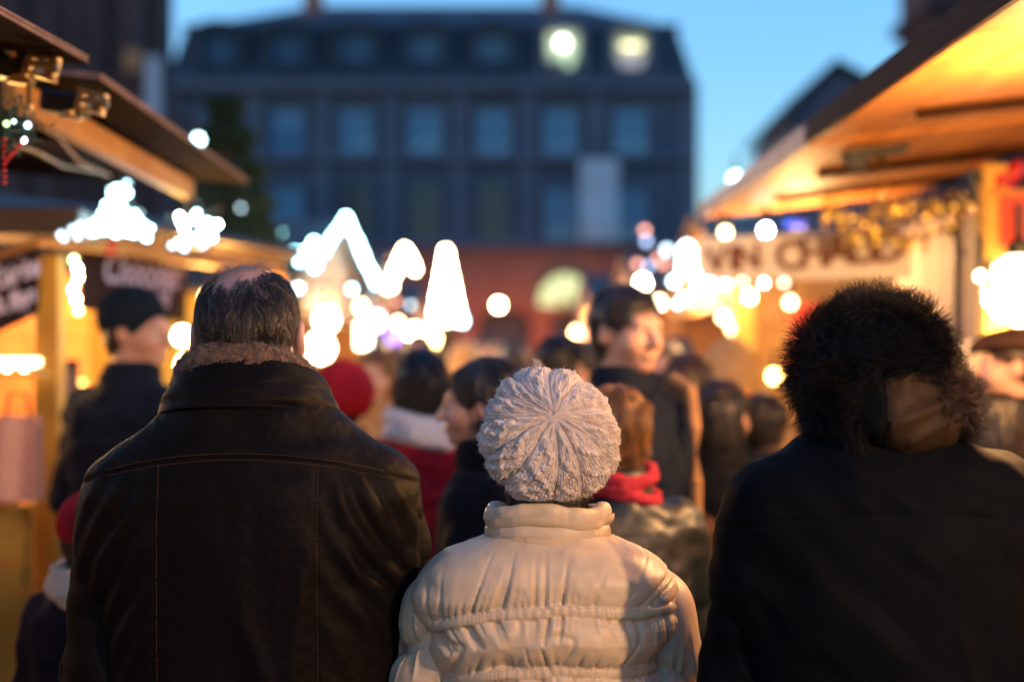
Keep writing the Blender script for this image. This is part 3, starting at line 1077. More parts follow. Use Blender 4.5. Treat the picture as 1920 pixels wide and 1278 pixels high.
# ---- woman in the knitted hat
def woman():
    Y = 2.62
    root = thing('person', 'woman seen from behind in a cream puffer jacket and a chunky oatmeal knitted beret', 'person', ((1027 - VX) / FPX * Y, Y, 0))
    s = .88
    hc, T = base_body(root, s, SKIN, h=.007, sw=.15)
    PU = nmat('puffer_nylon', (.52, .40, .275), .46, (.56, .44, .31), 5, bump=.12, bscale=420, bdist=.0006, spec=.42)
    h = .0033
    zA, zB, zC = 1.176, 1.070, .955                # stitched seams
    J = SDF([-.28, -.20, .80], [.28, .22, 1.36], h)
    prof = [(.82, .200, .155, 0), (.97, .200, .150, 0), (1.08, .205, .148, 0), (1.12, .214, .147, -.005), (1.15, .236, .147, -.008), (1.19, .236, .143, -.010),
            (1.225, .213, .132, -.010), (1.255, .178, .115, -.008), (1.28, .138, .098, -.006), (1.305, .095, .085, -.004)]
    J.loft(prof, .01, n=2.35, rnd=.012)
    V, F = J.mesh()
    V = relax(V, F, 3)
    N = vnormals(V, F)
    x, y, z = V.T
    sides = (np.abs(x) / .22)
    droop = .034 * np.clip(sides, 0, 1.2) ** 2.6 * np.where(x < 0, 1.1, .35) - .006 * (x > 0)
    wav = .0035 * vnoise(x * 14, 5, 1)
    d = np.zeros(len(V))
    seams = [zA, zB, zC]
    dist = np.stack([np.abs(z - (q - droop + wav)) for q in seams])
    sgn = np.stack([z - (q - droop + wav) for q in seams])
    i0 = dist.argmin(0)
    dm = dist.min(0)
    above = sgn[i0, np.arange(len(V))] > 0
    band = .0085
    dd = np.maximum(dm - band, 0)
    A = np.where(z > zA - .03 + 0 * z, .021, .024)
    d += A * (1 - np.exp(-dd / .030)) * sstep(1.31, 1.24, z)
    d += np.where(dm < band, .0022 * (1 - (dm / band) ** 4), 0) + np.where(dm < band, .0011 * np.sin(x * 1500), 0)
    # gathers: round puffs parted by narrow creases that fan out from each seam
    key = i0 * 3.1 + 5 * above
    fan = dd * 1.6 * vnoise(x * 9 + 3 * key, 1.5, key)
    lean = dd * np.where(above & (i0 == 0), -1.1, .3) * x * 2.2

    def crease(f, wd, seed):
        g = vnoise((x + fan + lean) * f + 7.7 * seed, dd * 4, seed + key)
        return -np.exp(-(g / wd) ** 2)
    on = sstep(0, .005, dd) * sstep(.25, .20, np.abs(x))
    reach = .043 + .030 * vnoise(x * 13, 3, key)
    c1 = crease(38, .17, 1.0) * np.exp(-(dd / reach) ** 2)
    c2 = crease(95, .22, 2.0) * np.exp(-(dd / (.45 * reach)) ** 1.6)
    c3 = crease(190, .30, 3.0) * np.exp(-dd / .009)
    d += on * (.0100 * c1 + .0058 * c2 + .0024 * c3)
    soft = vnoise(x * 15 + z * 8, 2.2, z * 8)
    d += on * .0062 * soft * np.where(z < zA - .01, 1.0, .45)
    d += on * -.0050 * np.exp(-(vnoise(x * 17 - z * 9, 6.2, z * 11) / .10) ** 2) * np.where(z < zA - .01, 1.0, .30)
    d += .0018 * fbm(x * 30, y * 30, z * 30, 2)
    V = V + N * d[:, None]
    jk = local_link('puffer_jacket', fastmesh('puffer_jacket', V, F), root, PU)
    bvh = bvh_of(V, F)
    th = nmat('thread_beige', (.33, .25, .18), .7)
    xs = np.linspace(-.185, .2, 60)

    def sm(q, o):
        r = []
        for a in xs:
            dr = .034 * min(abs(a) / .22, 1.2) ** 2.6 * (1.1 if a < 0 else .35) - (.006 if a > 0 else 0)
            r.append((a, q - dr + .0035 * float(vnoise(a * 14, 5, 1)) + o))
        return r
    stitches(jk, bvh, [sm(q, o) for q in seams for o in (-.0075, .0075)], th, r=.0005, ln=.003, gap=.0018)
    rg = lambda g: 1 - 2 * np.abs(g) ** .8
    for sg in (-1, 1):
        a, e, w = Vector((sg * .192, .004, 1.160)), Vector((sg * .232, -.006, .93)), Vector((sg * .19, .14, .80))
        S_ = SDF([sg * .2 - .15, -.17, .68], [sg * .2 + .15, .26, 1.28], h)
        S_.cap(a, e, .060, .060, .03)
        S_.cap(e, w, .060, .050, .02)
        V, F = S_.mesh()
        V = relax(V, F, 3)
        N = vnormals(V, F)
        x, y, z = V.T
        lx = (x - sg * .21)
        zz = z + sg * lx * .55 + (.0 if sg > 0 else 0)
        qs = [1.118 if sg < 0 else 1.10, .995, .885, .78]
        if sg > 0:
            qs = [1.062, .955, .85, .75]
        dist = np.stack([np.abs(zz - q) for q in qs])
        i0 = dist.argmin(0)
        dm = dist.min(0)
        dd = np.maximum(dm - .006, 0)
        ang = np.arctan2(y, lx)
        d = .021 * (1 - np.exp(-dd / .022)) - .004
        g1 = vnoise(ang * 3.2 + 5 * i0 + sg, dd * 6, i0 * 3.1)
        g2 = vnoise(ang * 7 + 3 * i0, dd * 10, 4.7 + i0)
        d += sstep(0, .006, dd) * (.006 * rg(g1) * np.exp(-(dd / .05) ** 1.5) + .004 * rg(g2) * np.exp(-dd / .02))
        d += .004 * vnoise(x * 20 + z * 12, y * 20, z * 14)
        d += np.where(dm < .006, .0010 * np.sin(ang * 90), 0)
        V = V + N * d[:, None]
        local_link('sleeve', fastmesh('sleeve', V, F), jk, PU)
    # stand collar: lower band and soft roll
    def colfn(r0, zc, hh, tk, seed, wob):
        def fn(U, W):
            a = W * 2 * math.pi
            ca, sa = np.cos(a), np.sin(a)
            ca = np.sign(ca) * np.abs(ca) ** .8
            sa = np.sign(sa) * np.abs(sa) ** .8
            q = (1 - np.cos(U)) / 2
            zz = zc + hh * sa - .012 * q + wob * .004 * vnoise(U * 2.5, seed, 1)
            rr = r0 + tk * ca + wob * .0028 * vnoise(U * 4, seed + W * 3, 2) + .0005 * vnoise(U * 14, W * 5, seed)
            return (np.sin(U) * rr * 1.05, -np.cos(U) * rr * .90 - .002, zz)
        return fn
    V, F, U, W = surf(colfn(.100, 1.305, .020, .011, 1, .6), 300, 40, -2.9, 2.9, 0, 1)
    co = local_link('collar', fastmesh('collar', V, F), jk, PU)
    V, F, U, W = surf(colfn(.0985, 1.338, .021, .015, 5, 1.4), 300, 40, -2.9, 2.9, 0, 1)
    local_link('collar_roll', fastmesh('collar_roll', V, F), co, PU)
    # hair under the hat and down the right
    HB = nmat('hair_woman', (.014, .009, .007), .35, spec=.6)
    Nn = 5000
    t = rng.uniform(-1.9, 1.9, Nn)
    rt = np.stack([.066 * np.sin(t), -.068 * np.cos(t) + .01, 1.40 + rng.uniform(-.03, .03, Nn)], 1)
    dd_ = np.stack([.08 * np.sin(t), .02 * np.cos(t), np.full(Nn, -1.)], 1) + rng.normal(0, .08, (Nn, 3))
    hair('hair', rt, dd_, 8, .008, .0005, HB, root, curl=.08, freq=25)
    # ---- knitted beret
    WO = nmat('wool_oatmeal', (.48, .40, .365), .85, (.64, .55, .50), 55, sheen=.5, bump=.5, bscale=900, bdist=.0005)
    C = np.array([.002, -.038, 1.480])
    el = math.radians(25)
    ax = np.array([.05, -math.cos(el), math.sin(el)])
    ax /= np.linalg.norm(ax)
    e1 = np.cross([0, 0, 1.0], ax)
    e1 /= np.linalg.norm(e1)
    e2 = np.cross(ax, e1)
    nU, nW = 1500, 340
    NL = 12

    def hat(U, W):
        ps = W
        sp, cp = np.sin(ps), np.cos(ps)
        rr = .1235 * np.abs(sp) ** .93 * (1 - .10 * sstep(1.6, 2.5, ps))
        rr = rr * (1 + .035 * vnoise(np.cos(U) * 1.3, np.sin(U) * 1.3, 3) + .02 * np.cos(3 * U + 1))
        al = np.where(cp > 0, .094 * cp, .085 * cp)
        X = C[0] + ax[0] * al + rr * (np.cos(U) * e1[0] + np.sin(U) * e2[0])
        Y_ = C[1] + ax[1] * al + rr * (np.cos(U) * e1[1] + np.sin(U) * e2[1])
        Z = C[2] + ax[2] * al + rr * (np.cos(U) * e1[2] + np.sin(U) * e2[2])
        return X, Y_, Z
    V, F, U, W = surf(hat, nU, nW, 0, 2 * math.pi, .004, 2.55, True)
    N = vnormals(V, F)
    N *= np.sign((N * (V - C)).sum(1, keepdims=True).mean())
    rr = .1235 * np.sin(np.clip(W, 0, math.pi / 2))
    arc = W * .118
    # warp
    wu = U + .09 * np.sin(2 * U + 1.0) + .05 * np.sin(5 * U + .4) + .020 * vnoise(V[:, 0] * 22, V[:, 1] * 22, V[:, 2] * 22) / np.maximum(rr / .12, .25) * sstep(0, .4, W) + .16 * sstep(.2, 2.0, W) * np.sin(W * 1.2)
    arcw = arc + .0022 * vnoise(V[:, 0] * 60 + 5, V[:, 1] * 60, V[:, 2] * 60)
    lob = wu * NL / (2 * math.pi)
    li = np.floor(lob)
    lf = lob - li                                      # 0..1 inside a rib
    ridge = np.sin(math.pi * lf)
    prof_ = np.clip(ridge, 0, 1) ** .55
    amp = sstep(.02, .22, W)
    wid = 2 * math.pi * rr / NL
    lvar = (.75 + .4 * np.sin(li * 2.4) ** 2) * (1 - .5 * sstep(1.0, 1.5, W))
    d = (.0085 * lvar * (prof_ - .8)) * amp * (.6 + .4 * sstep(0, .9, W))
    cx_ = (lf - .5) * wid
    # background: plain stitches in columns
    cols = np.where(wid > .045, 6.0, 3.0)
    c_ = lf * cols
    u_ = (c_ - np.floor(c_)) * 2 - 1
    ph_ = arcw / .0095 + .8 * (1 - np.abs(u_)) + .35 * vnoise(np.floor(c_) * 3.7 + li * 11, arcw * 30, 1)
    leg = np.abs(np.sin(math.pi * ph_)) ** .7
    cr_ = np.abs(np.sin(math.pi * np.abs(u_))) ** .6
    d += .0026 * ((.5 + .5 * leg) * cr_ - .5) * sstep(.2, .5, W)
    # thick ropes of yarn running out from the crown and crossing over each other
    sg_ = np.clip(wid * .16, .0012, .0056)
    for q, (c0_, swg) in enumerate(((.24, .10), (.52, -.12), (.80, .07))):
        if q == 2:
            on_ = sstep(.040, .055, wid)
        else:
            on_ = sstep(.004, .012, wid)
        cen = (c0_ - .5 + swg * np.sin(arcw * 2 * math.pi / .052 + li * 1.7 + q)) * wid
        t_ = (cx_ - cen) / sg_
        rope = np.exp(-t_ ** 2)
        tw_ = np.abs(np.sin(math.pi * (arcw / .0125 + .22 * t_ * (1 if q != 1 else -1) + .3 * li)))
        d += on_ * (.0052 if q < 2 else .0036) * np.minimum(1, sg_ / .0045) * rope * (.62 + .38 * tw_ ** .6) * sstep(.0, .08, W)
        d -= on_ * .0016 * np.exp(-((np.abs(t_) - 1.7) / .5) ** 2) * sstep(.1, .3, W)
    # open lace in some hollows
    lace = (1 - ridge) ** 1.5 * sstep(.8, 1.1, W)
    d -= lace * .0050 * sstep(.1, .35, vnoise(lob * 17, arcw * 120, 3))
    d += .0050 * vnoise(V[:, 0] * 17, V[:, 1] * 17, V[:, 2] * 17 + 3) + .0006 * vnoise(V[:, 0] * 420, V[:, 1] * 420, V[:, 2] * 420)
    V = V + N * d[:, None]
    # flatten where it sits on the collar
    V[:, 2] = np.where(V[:, 2] < 1.372, 1.372 + (V[:, 2] - 1.372) * .45, V[:, 2])
    ht = local_link('knitted_beret', fastmesh('knitted_beret', V, F), root, WO)
    pick = rng.choice(len(V), 10000, replace=False)
    nn = N[pick] + rng.normal(0, .9, (10000, 3))
    hair('wool_fuzz', V[pick], nn, 6, .0017, .00010, WO, ht, curl=1.0, freq=200, taper=.5)
    # little knotted stalk at the crown
    m = MB().lathe([(.0045, -.006), (.006, 0), (.004, .006), (.0005, .008)], 10, Vector(C + ax * .0925), Vector(ax).to_track_quat('Z', 'Y').to_matrix())
    local_link('crown_knot', m.mesh('crown_knot', True), ht, WO)
    # loose tuft at the top edge of the beret
    tp = V[np.argmax(V[:, 2])]
    Nt = 260
    hair('wool_tuft', np.tile(tp, (Nt, 1)) + rng.normal(0, .003, (Nt, 3)) - [0, 0, .004], np.stack([rng.normal(-.3, .4, Nt), rng.normal(0, .4, Nt), np.ones(Nt)], 1), 6, .0025, .0002, WO, ht, curl=.8, freq=120)

    return root


# ---- hooded figure on the right
def hooded():
    Y = 2.22
    root = thing('person', 'person seen from behind in a dark parka with the black fur trimmed hood up', 'person', ((1652 - VX) / FPX * Y, Y, 0))
    base_body(root, .97, SKIN, h=.009, sw=.16)
    PK = nmat('parka_cotton', (.0020, .0030, .0048), .7, (.0032, .0040, .0054), 6, bump=.35, bscale=300, bdist=.0006, spec=.03)
    PH = nmat('hood_lining', (.022, .014, .008), .6, (.034, .021, .012), 6, bump=.2, bscale=200, spec=.1)
    h = .0048
    J = SDF([-.30, -.24, .55], [.30, .26, 1.56], h)
    prof = [(.60, .245, .19, 0), (.95, .235, .175, 0), (1.2, .232, .17, -.01), (1.34, .226, .165, -.012), (1.42, .205, .15, -.012), (1.46, .175, .135, -.01),
            (1.485, .14, .12, -.005), (1.515, .10, .10, 0)]
    J.loft(prof, .01, n=2.3, rnd=.02)
    for sg in (-1, 1):
        J.cap((sg * .165, -.008, 1.388), (sg * .190, -.012, 1.28), .082, .076, .06)
    V, F = J.mesh()
    V = relax(V, F, 3)
    N = vnormals(V, F)
    x, y, z = V.T
    d = .011 * vnoise(x * 9 - z * 4, y * 6, z * 3 + 3) + .009 * vnoise(x * 14 + z * 13, y * 8, z * 9) + .003 * vnoise(x * 30 + z * 20, y * 20, z * 24)
    bk = sstep(0, -.06, y)
    for x0, k, z0, z1 in ((.06, .55, 1.30, .8), (.12, .50, 1.28, .85), (.17, .35, 1.25, .95), (-.02, .6, 1.2, .7), (.15, .12, 1.42, 1.2)):
        d += .008 * np.exp(-((x - x0 - (z0 - z) * k * .35) / .016) ** 2) * sstep(z0, z0 - .1, z) * sstep(z1 - .1, z1 + .1, z) * bk
    d -= .003 * np.exp(-((z - 1.395 + .02 * (x / .2) ** 2) / .004) ** 2) * bk
    V = V + N * d[:, None]
    jk = local_link('parka', fastmesh('parka', V, F), root, PK)
    PIP = nmat('piping', (.16, .11, .06), .5)
    for sg in (-1, 1):
        a, e, w = Vector((sg * .168, -.004, 1.390)), Vector((sg * .212, -.01, 1.10)), Vector((sg * .19, .15, .88))
        S_ = SDF([sg * .22 - .16, -.19, .78], [sg * .22 + .16, .28, 1.54], h)
        S_.cap(a, e, .076, .074, .03)
        S_.cap(e, w, .074, .060, .02)
        V, F = S_.mesh()
        V = relax(V, F, 3)
        N = vnormals(V, F)
        x, y, z = V.T
        d = .007 * vnoise(x * 12 + 8, y * 10, z * 8 + sg) + .005 * vnoise(x * 18 + z * 16, y * 20, z * 24)
        V = V + N * d[:, None]
        sl = local_link('sleeve', fastmesh('sleeve', V, F), jk, PK)
        bv = bvh_of(V, F)
        pts = []
        for i in range(30):
            zz = 1.455 - i * .012
            xx = sg * (.170 + .030 * (i / 29) ** .7)
            ht = bv.ray_cast(Vector((xx, -1, zz)), Vector((0, 1, 0)))[0]
            if ht:
                pts.append(ht)
        if len(pts) > 3:
            m = MB().tube(pts, .0028, 6)
            local_link('piping', m.mesh('piping', True), sl, PIP)
    # hood
    h = .0048
    H = SDF([-.19, -.21, 1.38], [.19, .22, 1.80], h)
    H.ell((-.015, .005, 1.598), (.118, .138, .125), .01)
    H.ell((.008, -.045, 1.535), (.112, .105, .072), .04)
    H.ell((0, .16, 1.59), (.085, .10, .11), .02, True)
    H.ell((0, .03, 1.44), (.12, .13, .06), .02, True)
    V, F = H.mesh()
    V = relax(V, F, 3)
    N = vnormals(V, F)
    x, y, z = V.T
    seamz = 1.575 + .10 * x
    d = .006 * vnoise(x * 14 + z * 10, y * 10, z * 16) + .003 * vnoise(x * 40, y * 30, z * 40)
    d += .006 * np.exp(-((z - 1.535 - .35 * x) / .009) ** 2) * (y < 0) + .005 * np.exp(-((z - 1.50 - .5 * x) / .007) ** 2) * (y < 0) * (x > 0)
    d -= .004 * np.exp(-((x + .030) / .005) ** 2) * (y < 0)
    V = V + N * d[:, None]
    me = fastmesh('hood', V, F)
    me.materials.append(PK)
    me.materials.append(PH)
    fc = V[F].mean(1)
    patch = (fc[:, 1] < .02) & (fc[:, 0] > -.028) & (fc[:, 2] < 1.600 - .15 * np.abs(fc[:, 0] - .02))
    me.polygons.foreach_set('material_index', patch.astype(np.int32))
    me.update()
    hd = local_link('hood', me, root, None)
    FU = nmat('fur_black', (.006, .0055, .006), .5, spec=.12)
    ok = np.where(((z > 1.588 - .10 * np.abs(x)) | ((x > .085) & (z > 1.50)) | ((x < -.06) & (z > 1.50))) & (y > -.30))[0]
    pick = rng.choice(ok, min(len(ok), 24000), replace=len(ok) < 24000)
    n = N[pick]
    dr = n * .8 + np.array([.35, -.1, -.15]) + rng.normal(0, .16, n.shape)
    hair('fur_trim', V[pick], dr, 8, .0050, .00042, FU, hd, curl=.42, grav=.12, freq=20, taper=.15)
    FB = nmat('fur_brown', (.06, .035, .022), .5)
    sel = np.where((x > .05) & (z < 1.60) & (z > 1.53) & (y < -.02))[0]
    if len(sel):
        pick = rng.choice(sel, 900)
        hair('fur_brown_tips', V[pick] + N[pick] * .006, N[pick] + rng.normal(0, .5, (900, 3)), 6, .005, .0005, FB, hd, curl=.4, freq=60)


def front_people():
    reseat(man_left(), 1.075)
    reseat(woman(), .94)
    hooded()

# ------------------------------------------------------------------ setting materials
PAVE = nmat('paving', (.06, .055, .05), .45, (.10, .09, .085), 6, bump=.5, bscale=30, bdist=.01)
STONE = nmat('sandstone', (.105, .125, .17), .85, (.15, .165, .21), .35, bump=.4, bscale=3, bdist=.02)
REDST = nmat('red_sandstone', (.38, .13, .08), .85, (.46, .18, .11), .5, bump=.4, bscale=3, bdist=.02)
DARKST = nmat('cathedral_stone', (.05, .028, .028), .9, (.10, .05, .042), .5, bump=.4, bscale=3, bdist=.03)
SLATE = nmat('slate', (.030, .042, .058), .7, (.045, .058, .075), 1.2, bump=.3, bscale=8, bdist=.02)
TRIM = nmat('stone_trim', (.125, .14, .18), .85, (.16, .17, .21), .6)
WFRAME = nmat('window_frame', (.35, .34, .32), .6)
GLASS = nmat('window_glass', (.12, .34, .50), .12, spec=.9)
GLASSD = nmat('window_glass_dark', (.02, .03, .035), .15, spec=.7)
BLIND = nmat('window_blind', (.20, .42, .58), .7)
CLOTHB = nmat('banner_cloth', (.72, .72, .74), .8)
PLY = nmat('plywood', (.30, .095, .014), .6, (.46, .18, .04), 3.0, spec=.1, bump=.5, bscale=40, stretch=(3, .6, 3))
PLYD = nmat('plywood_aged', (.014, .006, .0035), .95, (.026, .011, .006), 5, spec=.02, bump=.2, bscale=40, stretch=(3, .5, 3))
PLYE1 = nmat('ply_edge_light', (.22, .115, .08), .7, (.38, .23, .17), 14, stretch=(1, 4, 1))
PLYE2 = nmat('ply_edge_dark', (.10, .05, .035), .7, (.16, .09, .06), 14, stretch=(1, 4, 1))
PINE = nmat('pine', (.40, .17, .035), .6, (.52, .26, .07), 5, bump=.2, bscale=50, stretch=(1, 1, 1))
PINEY = nmat('pine_yellow', (.48, .26, .025), .6, (.58, .34, .045), 5, bump=.2, bscale=50)
ORBRD = nmat('board_orange', (.50, .15, .018), .6, (.60, .22, .03), 5, bump=.2, bscale=50)
GREYW = nmat('grey_wood', (.20, .13, .10), .75, (.30, .20, .16), 6, bump=.3, bscale=60, stretch=(1, 1, .3))
DKWOOD = nmat('dark_wood', (.035, .022, .018), .6, (.06, .038, .03), 6, bump=.2, bscale=50)
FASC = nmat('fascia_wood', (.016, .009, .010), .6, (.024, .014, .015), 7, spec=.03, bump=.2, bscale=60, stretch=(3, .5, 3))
BRASS = nmat('brass', (.38, .24, .09), .35, metallic=.9)
IRON = nmat('black_iron', (.012, .012, .012), .4, metallic=.6)
CHALKB = nmat('maroon_board', (.014, .005, .008), .7, spec=.1)
CHALK = nmat('chalk_lettering', (.42, .38, .55), .8)
SIGNW = nmat('sign_white', (.80, .70, .54), .6)
SIGNL = nmat('sign_lettering', (.16, .03, .008), .6)
REDP = nmat('red_panel', (.60, .05, .015), .5)
GREENN = nmat('fir_needles', (.012, .035, .018), .7, (.02, .055, .03), 9)
BARK = nmat('bark', (.05, .03, .02), .9)
WIRE = nmat('cable_green', (.01, .02, .012), .5)
GOLD = nmat('gold_foil', (.70, .42, .06), .3, metallic=.8)
REDB = nmat('red_bauble', (.5, .015, .012), .25)


def EM(name, col, s, sampling=False):
    return nmat('glow_' + name, col, .5, emit=col, es=s, sampling=sampling)


E_COOL = EM('cool_white', (.36, .90, 1.0), 7)
E_ICE = EM('ice_white', (.50, .90, 1.0), 3.2)
E_DIM = EM('dim_white', (.6, .85, 1.0), .9)
E_WARM = EM('warm_white', (1.0, .72, .36), 13)
E_WARM2 = EM('warm_soft', (1.0, .60, .25), 7)
E_AMB = EM('amber', (1.0, .42, .08), 6)
E_PINK = EM('pink_white', (1.0, .55, .42), 2.8)
E_PINKD = EM('pink_dim', (1.0, .36, .26), .9)
E_VIO = EM('violet', (.18, .12, 1.0), .5)
E_BLUE = EM('blue', (.01, .06, .6), .35)
E_RED = EM('red', (1.0, .10, .04), 2.5)
E_GREENY = EM('pale_green', (.8, .95, .45), .13, True)


# ------------------------------------------------------------------ ground
me = bpy.data.meshes.new('ground')
me.from_pydata([(-400, -100, 0), (400, -100, 0), (400, 700, 0), (-400, 700, 0)], [], [(0, 1, 2, 3)])
ground = link('ground', me, mat=PAVE, kind='structure')

_setts = MB()
for i in range(34):
    for j in range(46):
        x, y = -1.7 + i * .1 + (j % 2) * .05, 2.0 + j * .1
        _setts.box((x, y, .004 + .003 * random.random()), (.088, .088, .02), None, .006)
o = _setts.build('paving_setts', PAVE, ground, kind='stuff')


# ------------------------------------------------------------------ far buildings
def window(parent, px, top, bot, w, Y, glass, arch=False, blind=None, name='window'):
    x = (px - VX) / FPX * Y
    z1, z0 = EYE + (VY - top) / FPX * Y, EYE + (VY - bot) / FPX * Y
    cz, hh = (z0 + z1) / 2, z1 - z0
    m = MB()
    t = .16
    for sx in (-1, 1):
        m.box((x + sx * (w / 2 + t / 2), Y - .06, cz), (t, .26, hh + 2 * t), None, .02)
    m.box((x, Y - .06, z1 + t / 2), (w, .26, t), None, .02)
    m.box((x, Y - .10, z0 - t / 2), (w, .34, t), None, .02)
    m.box((x, Y + .04, cz), (.07, .06, hh), None)
    for k in (1, 2):
        m.box((x, Y + .045, z0 + hh * k / 3), (w, .05, .06), None)
    if arch:
        pts = [(x + (w / 2 + t) * math.cos(a), z1 + t + .35 * math.sin(a)) for a in np.linspace(0, math.pi, 9)]
        m.prism(pts, Y - .19, Y + .02)
    f = m.build(name, TRIM, parent)
    p = MB()
    p.box((x, Y + .12, cz), (w, .03, hh), None)
    p.build('pane', glass, f)
    if blind:
        b = MB().box((x, Y + .09, z1 - hh * blind / 2), (w * .92, .02, hh * blind), None)
        b.build('blind', BLIND, f)
    return f


def main_building():
    Y = 75.0
    D = 16
    x0, x1 = P(322, 0, Y).x, P(1292, 0, Y).x
    ze, zb = P(0, 158, Y).z, P(0, 44, Y).z
    zg = P(0, 458, Y).z
    root = thing('building', 'long stone town hall with slate mansard roof closing off the end of the alley', 'building', (0, Y + D / 2, 0))
    cols = [412, 540, 668, 797, 925, 1052, 1183]
    MB().box(((x0 + x1) / 2, Y + D / 2 + .14, (zg + ze) / 2), (x1 - x0, D - .28, ze - zg), None).build('wall', STONE, root)
    # piers proud of the wall between the windows
    edges = [318] + [(a + b) / 2 for a, b in zip(cols[:-1], cols[1:])] + [1292]
    for a in edges:
        X = (a - VX) / FPX * Y
        MB().box((X, Y + .10, (zg + ze) / 2), (1.0, .2, ze - zg - .02), None, .03).build('pilaster', TRIM, root)
    for yy, hh, dp, mt in ((162, .55, .75, TRIM), (300, .35, .35, TRIM), (458, .5, .45, TRIM)):
        z = P(0, yy, Y).z
        MB().box(((x0 + x1) / 2, Y + .05, z), (x1 - x0 + dp, dp + .25, hh), None, .05).build('cornice', mt, root)
    # ground storey of red stone with arches
    g = MB()
    n = 7
    w = (x1 - x0) / n
    for i in range(n):
        ax, bx = x0 + i * w, x0 + (i + 1) * w
        cx = (ax + bx) / 2
        r = w * .36
        zt = 4.3
        poly = [(ax, .0), (ax, zg - .26), (bx, zg - .26), (bx, 0), (cx + r, 0), (cx + r, zt - r * .6)]
        poly += [(cx + r * math.cos(a), zt - r * .6 + r * .6 * math.sin(a)) for a in np.linspace(0, math.pi, 12)[1:-1]]
        poly += [(cx - r, zt - r * .6), (cx - r, 0)]
        # split to stay simple: left pier, right pier, lintel blocks
        g.box(((ax + cx - r) / 2, Y + .6, (zg - .27) / 2), (cx - r - ax - .004, 1.2, zg - .27), None)
        g.box(((bx + cx + r) / 2, Y + .6, (zg - .27) / 2), (bx - cx - r - .004, 1.2, zg - .27), None)
        st = 14
        for k in range(st):
            a0, a1 = cx - r + 2 * r * k / st, cx - r + 2 * r * (k + 1) / st
            am = (a0 + a1) / 2 - cx
            za = zt - r * .6 + r * .6 * math.sqrt(max(0, 1 - (am / r) ** 2))
            g.box(((a0 + a1) / 2, Y + .6, (za + zg - .27) / 2), (a1 - a0, 1.2, zg - .27 - za), None)
    g.build('ground_storey', REDST, root)
    MB().box(((x0 + x1) / 2, Y + 5, zg / 2 - .2), (x1 - x0 - 1, 6.5, zg - .6), None).build('arcade_back_wall', STONE, root)
    # windows
    for i, c in enumerate(cols):
        window(root, c, 203, 288, 1.75, Y, GLASS, arch=(c == 797), blind={668: .55, 797: .6, 540: .5, 1183: .6, 1052: .8, 925: .8}.get(c, .4))
        if c in (668, 797, 925, 412):
            window(root, c, 342, 448, 1.45, Y, GLASSD)
        else:
            window(root, c, 350, 448, 1.7, Y, GLASS, blind=.8)
    # mansard roof
    s1, s2 = 1.0, .55
    v = [(x0 - .3, Y - .3, ze), (x1 + .3, Y - .3, ze), (x1 + .3, Y + D, ze), (x0 - .3, Y + D, ze),
         (x0 + s2, Y + s1, zb), (x1 - s2, Y + s1, zb), (x1 - s2, Y + D - s1, zb), (x0 + s2, Y + D - s1, zb),
         (x0 + 6.5, Y + D / 2, zb + 2.9), (x1 - 5.4, Y + D / 2, zb + 2.9)]
    m = MB()
    m.add(v, [(0, 1, 5, 4), (1, 2, 6, 5), (2, 3, 7, 6), (3, 0, 4, 7), (3, 2, 1, 0), (4, 5, 9, 8), (6, 7, 8, 9), (5, 6, 9), (7, 4, 8)])
    rf = m.build('roof', SLATE, root)
    MB().box(((x0 + x1) / 2, Y + s1 - .06, zb), (x1 - x0 - 2 * s2 + .3, .3, .35), None, .05).build('roof_kerb', SLATE, rf)
    for c in (560, 1040):
        x = (c - VX) / FPX * Y
        MB().box((x, Y + 6.0, zb + 3.0), (1.1, .8, 2.8), None, .05).build('chimney', REDST, rf)
    for i, c in enumerate([412, 540, 668, 797, 925, 1055, 1183]):
        x = (c - VX) / FPX * Y
        z0, z1 = P(0, 142, Y).z, P(0, 58, Y).z
        d = MB()
        d.box((x - 1.05, Y + .4, (z0 + z1) / 2), (.4, 1.3, z1 - z0), None, .03)
        d.box((x + 1.05, Y + .4, (z0 + z1) / 2), (.4, 1.3, z1 - z0), None, .03)
        d.box((x, Y + .4, z0 + .1), (1.7, 1.3, .2), None, .03)
        d.prism([(x + 1.35 * math.cos(a), z1 + .55 * math.sin(a)) for a in np.linspace(0, math.pi, 11)], Y - .35, Y + 1.1)
        dm = d.build('dormer', SLATE if i < 5 else TRIM, root)
        lit = c in (1055, 1183)
        gm = EM('dormer_room', (.75, .85, .55), .014) if lit else (GLASS if i % 2 else BLIND)
        if not lit:
            gm = nmat('dormer_glass', (.05, .15, .24), .3)
        MB().box((x, Y + .25, (z0 + z1) / 2 + .1), (1.7, .05, z1 - z0 - .25), None).build('pane', gm, dm)
        MB().box((x, Y + .18, (z0 + z1) / 2 + .1), (.08, .06, z1 - z0 - .25), None).build('frame', WFRAME, dm)
        if c == 1055:
            MB().lathe([(.01, -.22), (.18, -.15), (.24, 0), (.18, .15), (.01, .22)], 14, P(1055, 80, Y - .25)).build('lamp', EM('dormer_lamp', (.95, 1, .85), 1.6), dm, True)
            MB().box(P(1066, 118, Y + .1), (.5, .08, .8), None).build('lit_curtain', EM('dormer_curtain', (.75, .95, .6), .06), dm)
        if c == 1183:
            MB().box(P(1184, 86, Y + .05), (1.0, .1, .14), None, .02).build('lamp', EM('strip_lamp', (1, .85, .5), .6), dm)
            MB().box(P(1184, 120, Y + .1), (1.2, .08, .9), None).build('lit_curtain', EM('curtain_warm', (.9, .72, .7), .04), dm)
    # lit fanlight in the arcade
    c = P(1060, 572, Y - .4)
    rw, rh = 1.45, 1.65
    m = MB()
    m.prism([(c.x + rw * math.cos(a), c.z + rh * math.sin(a)) for a in np.linspace(0, math.pi, 16)], Y - .45, Y - .40)
    fl = m.build('fanlight', E_GREENY, root)
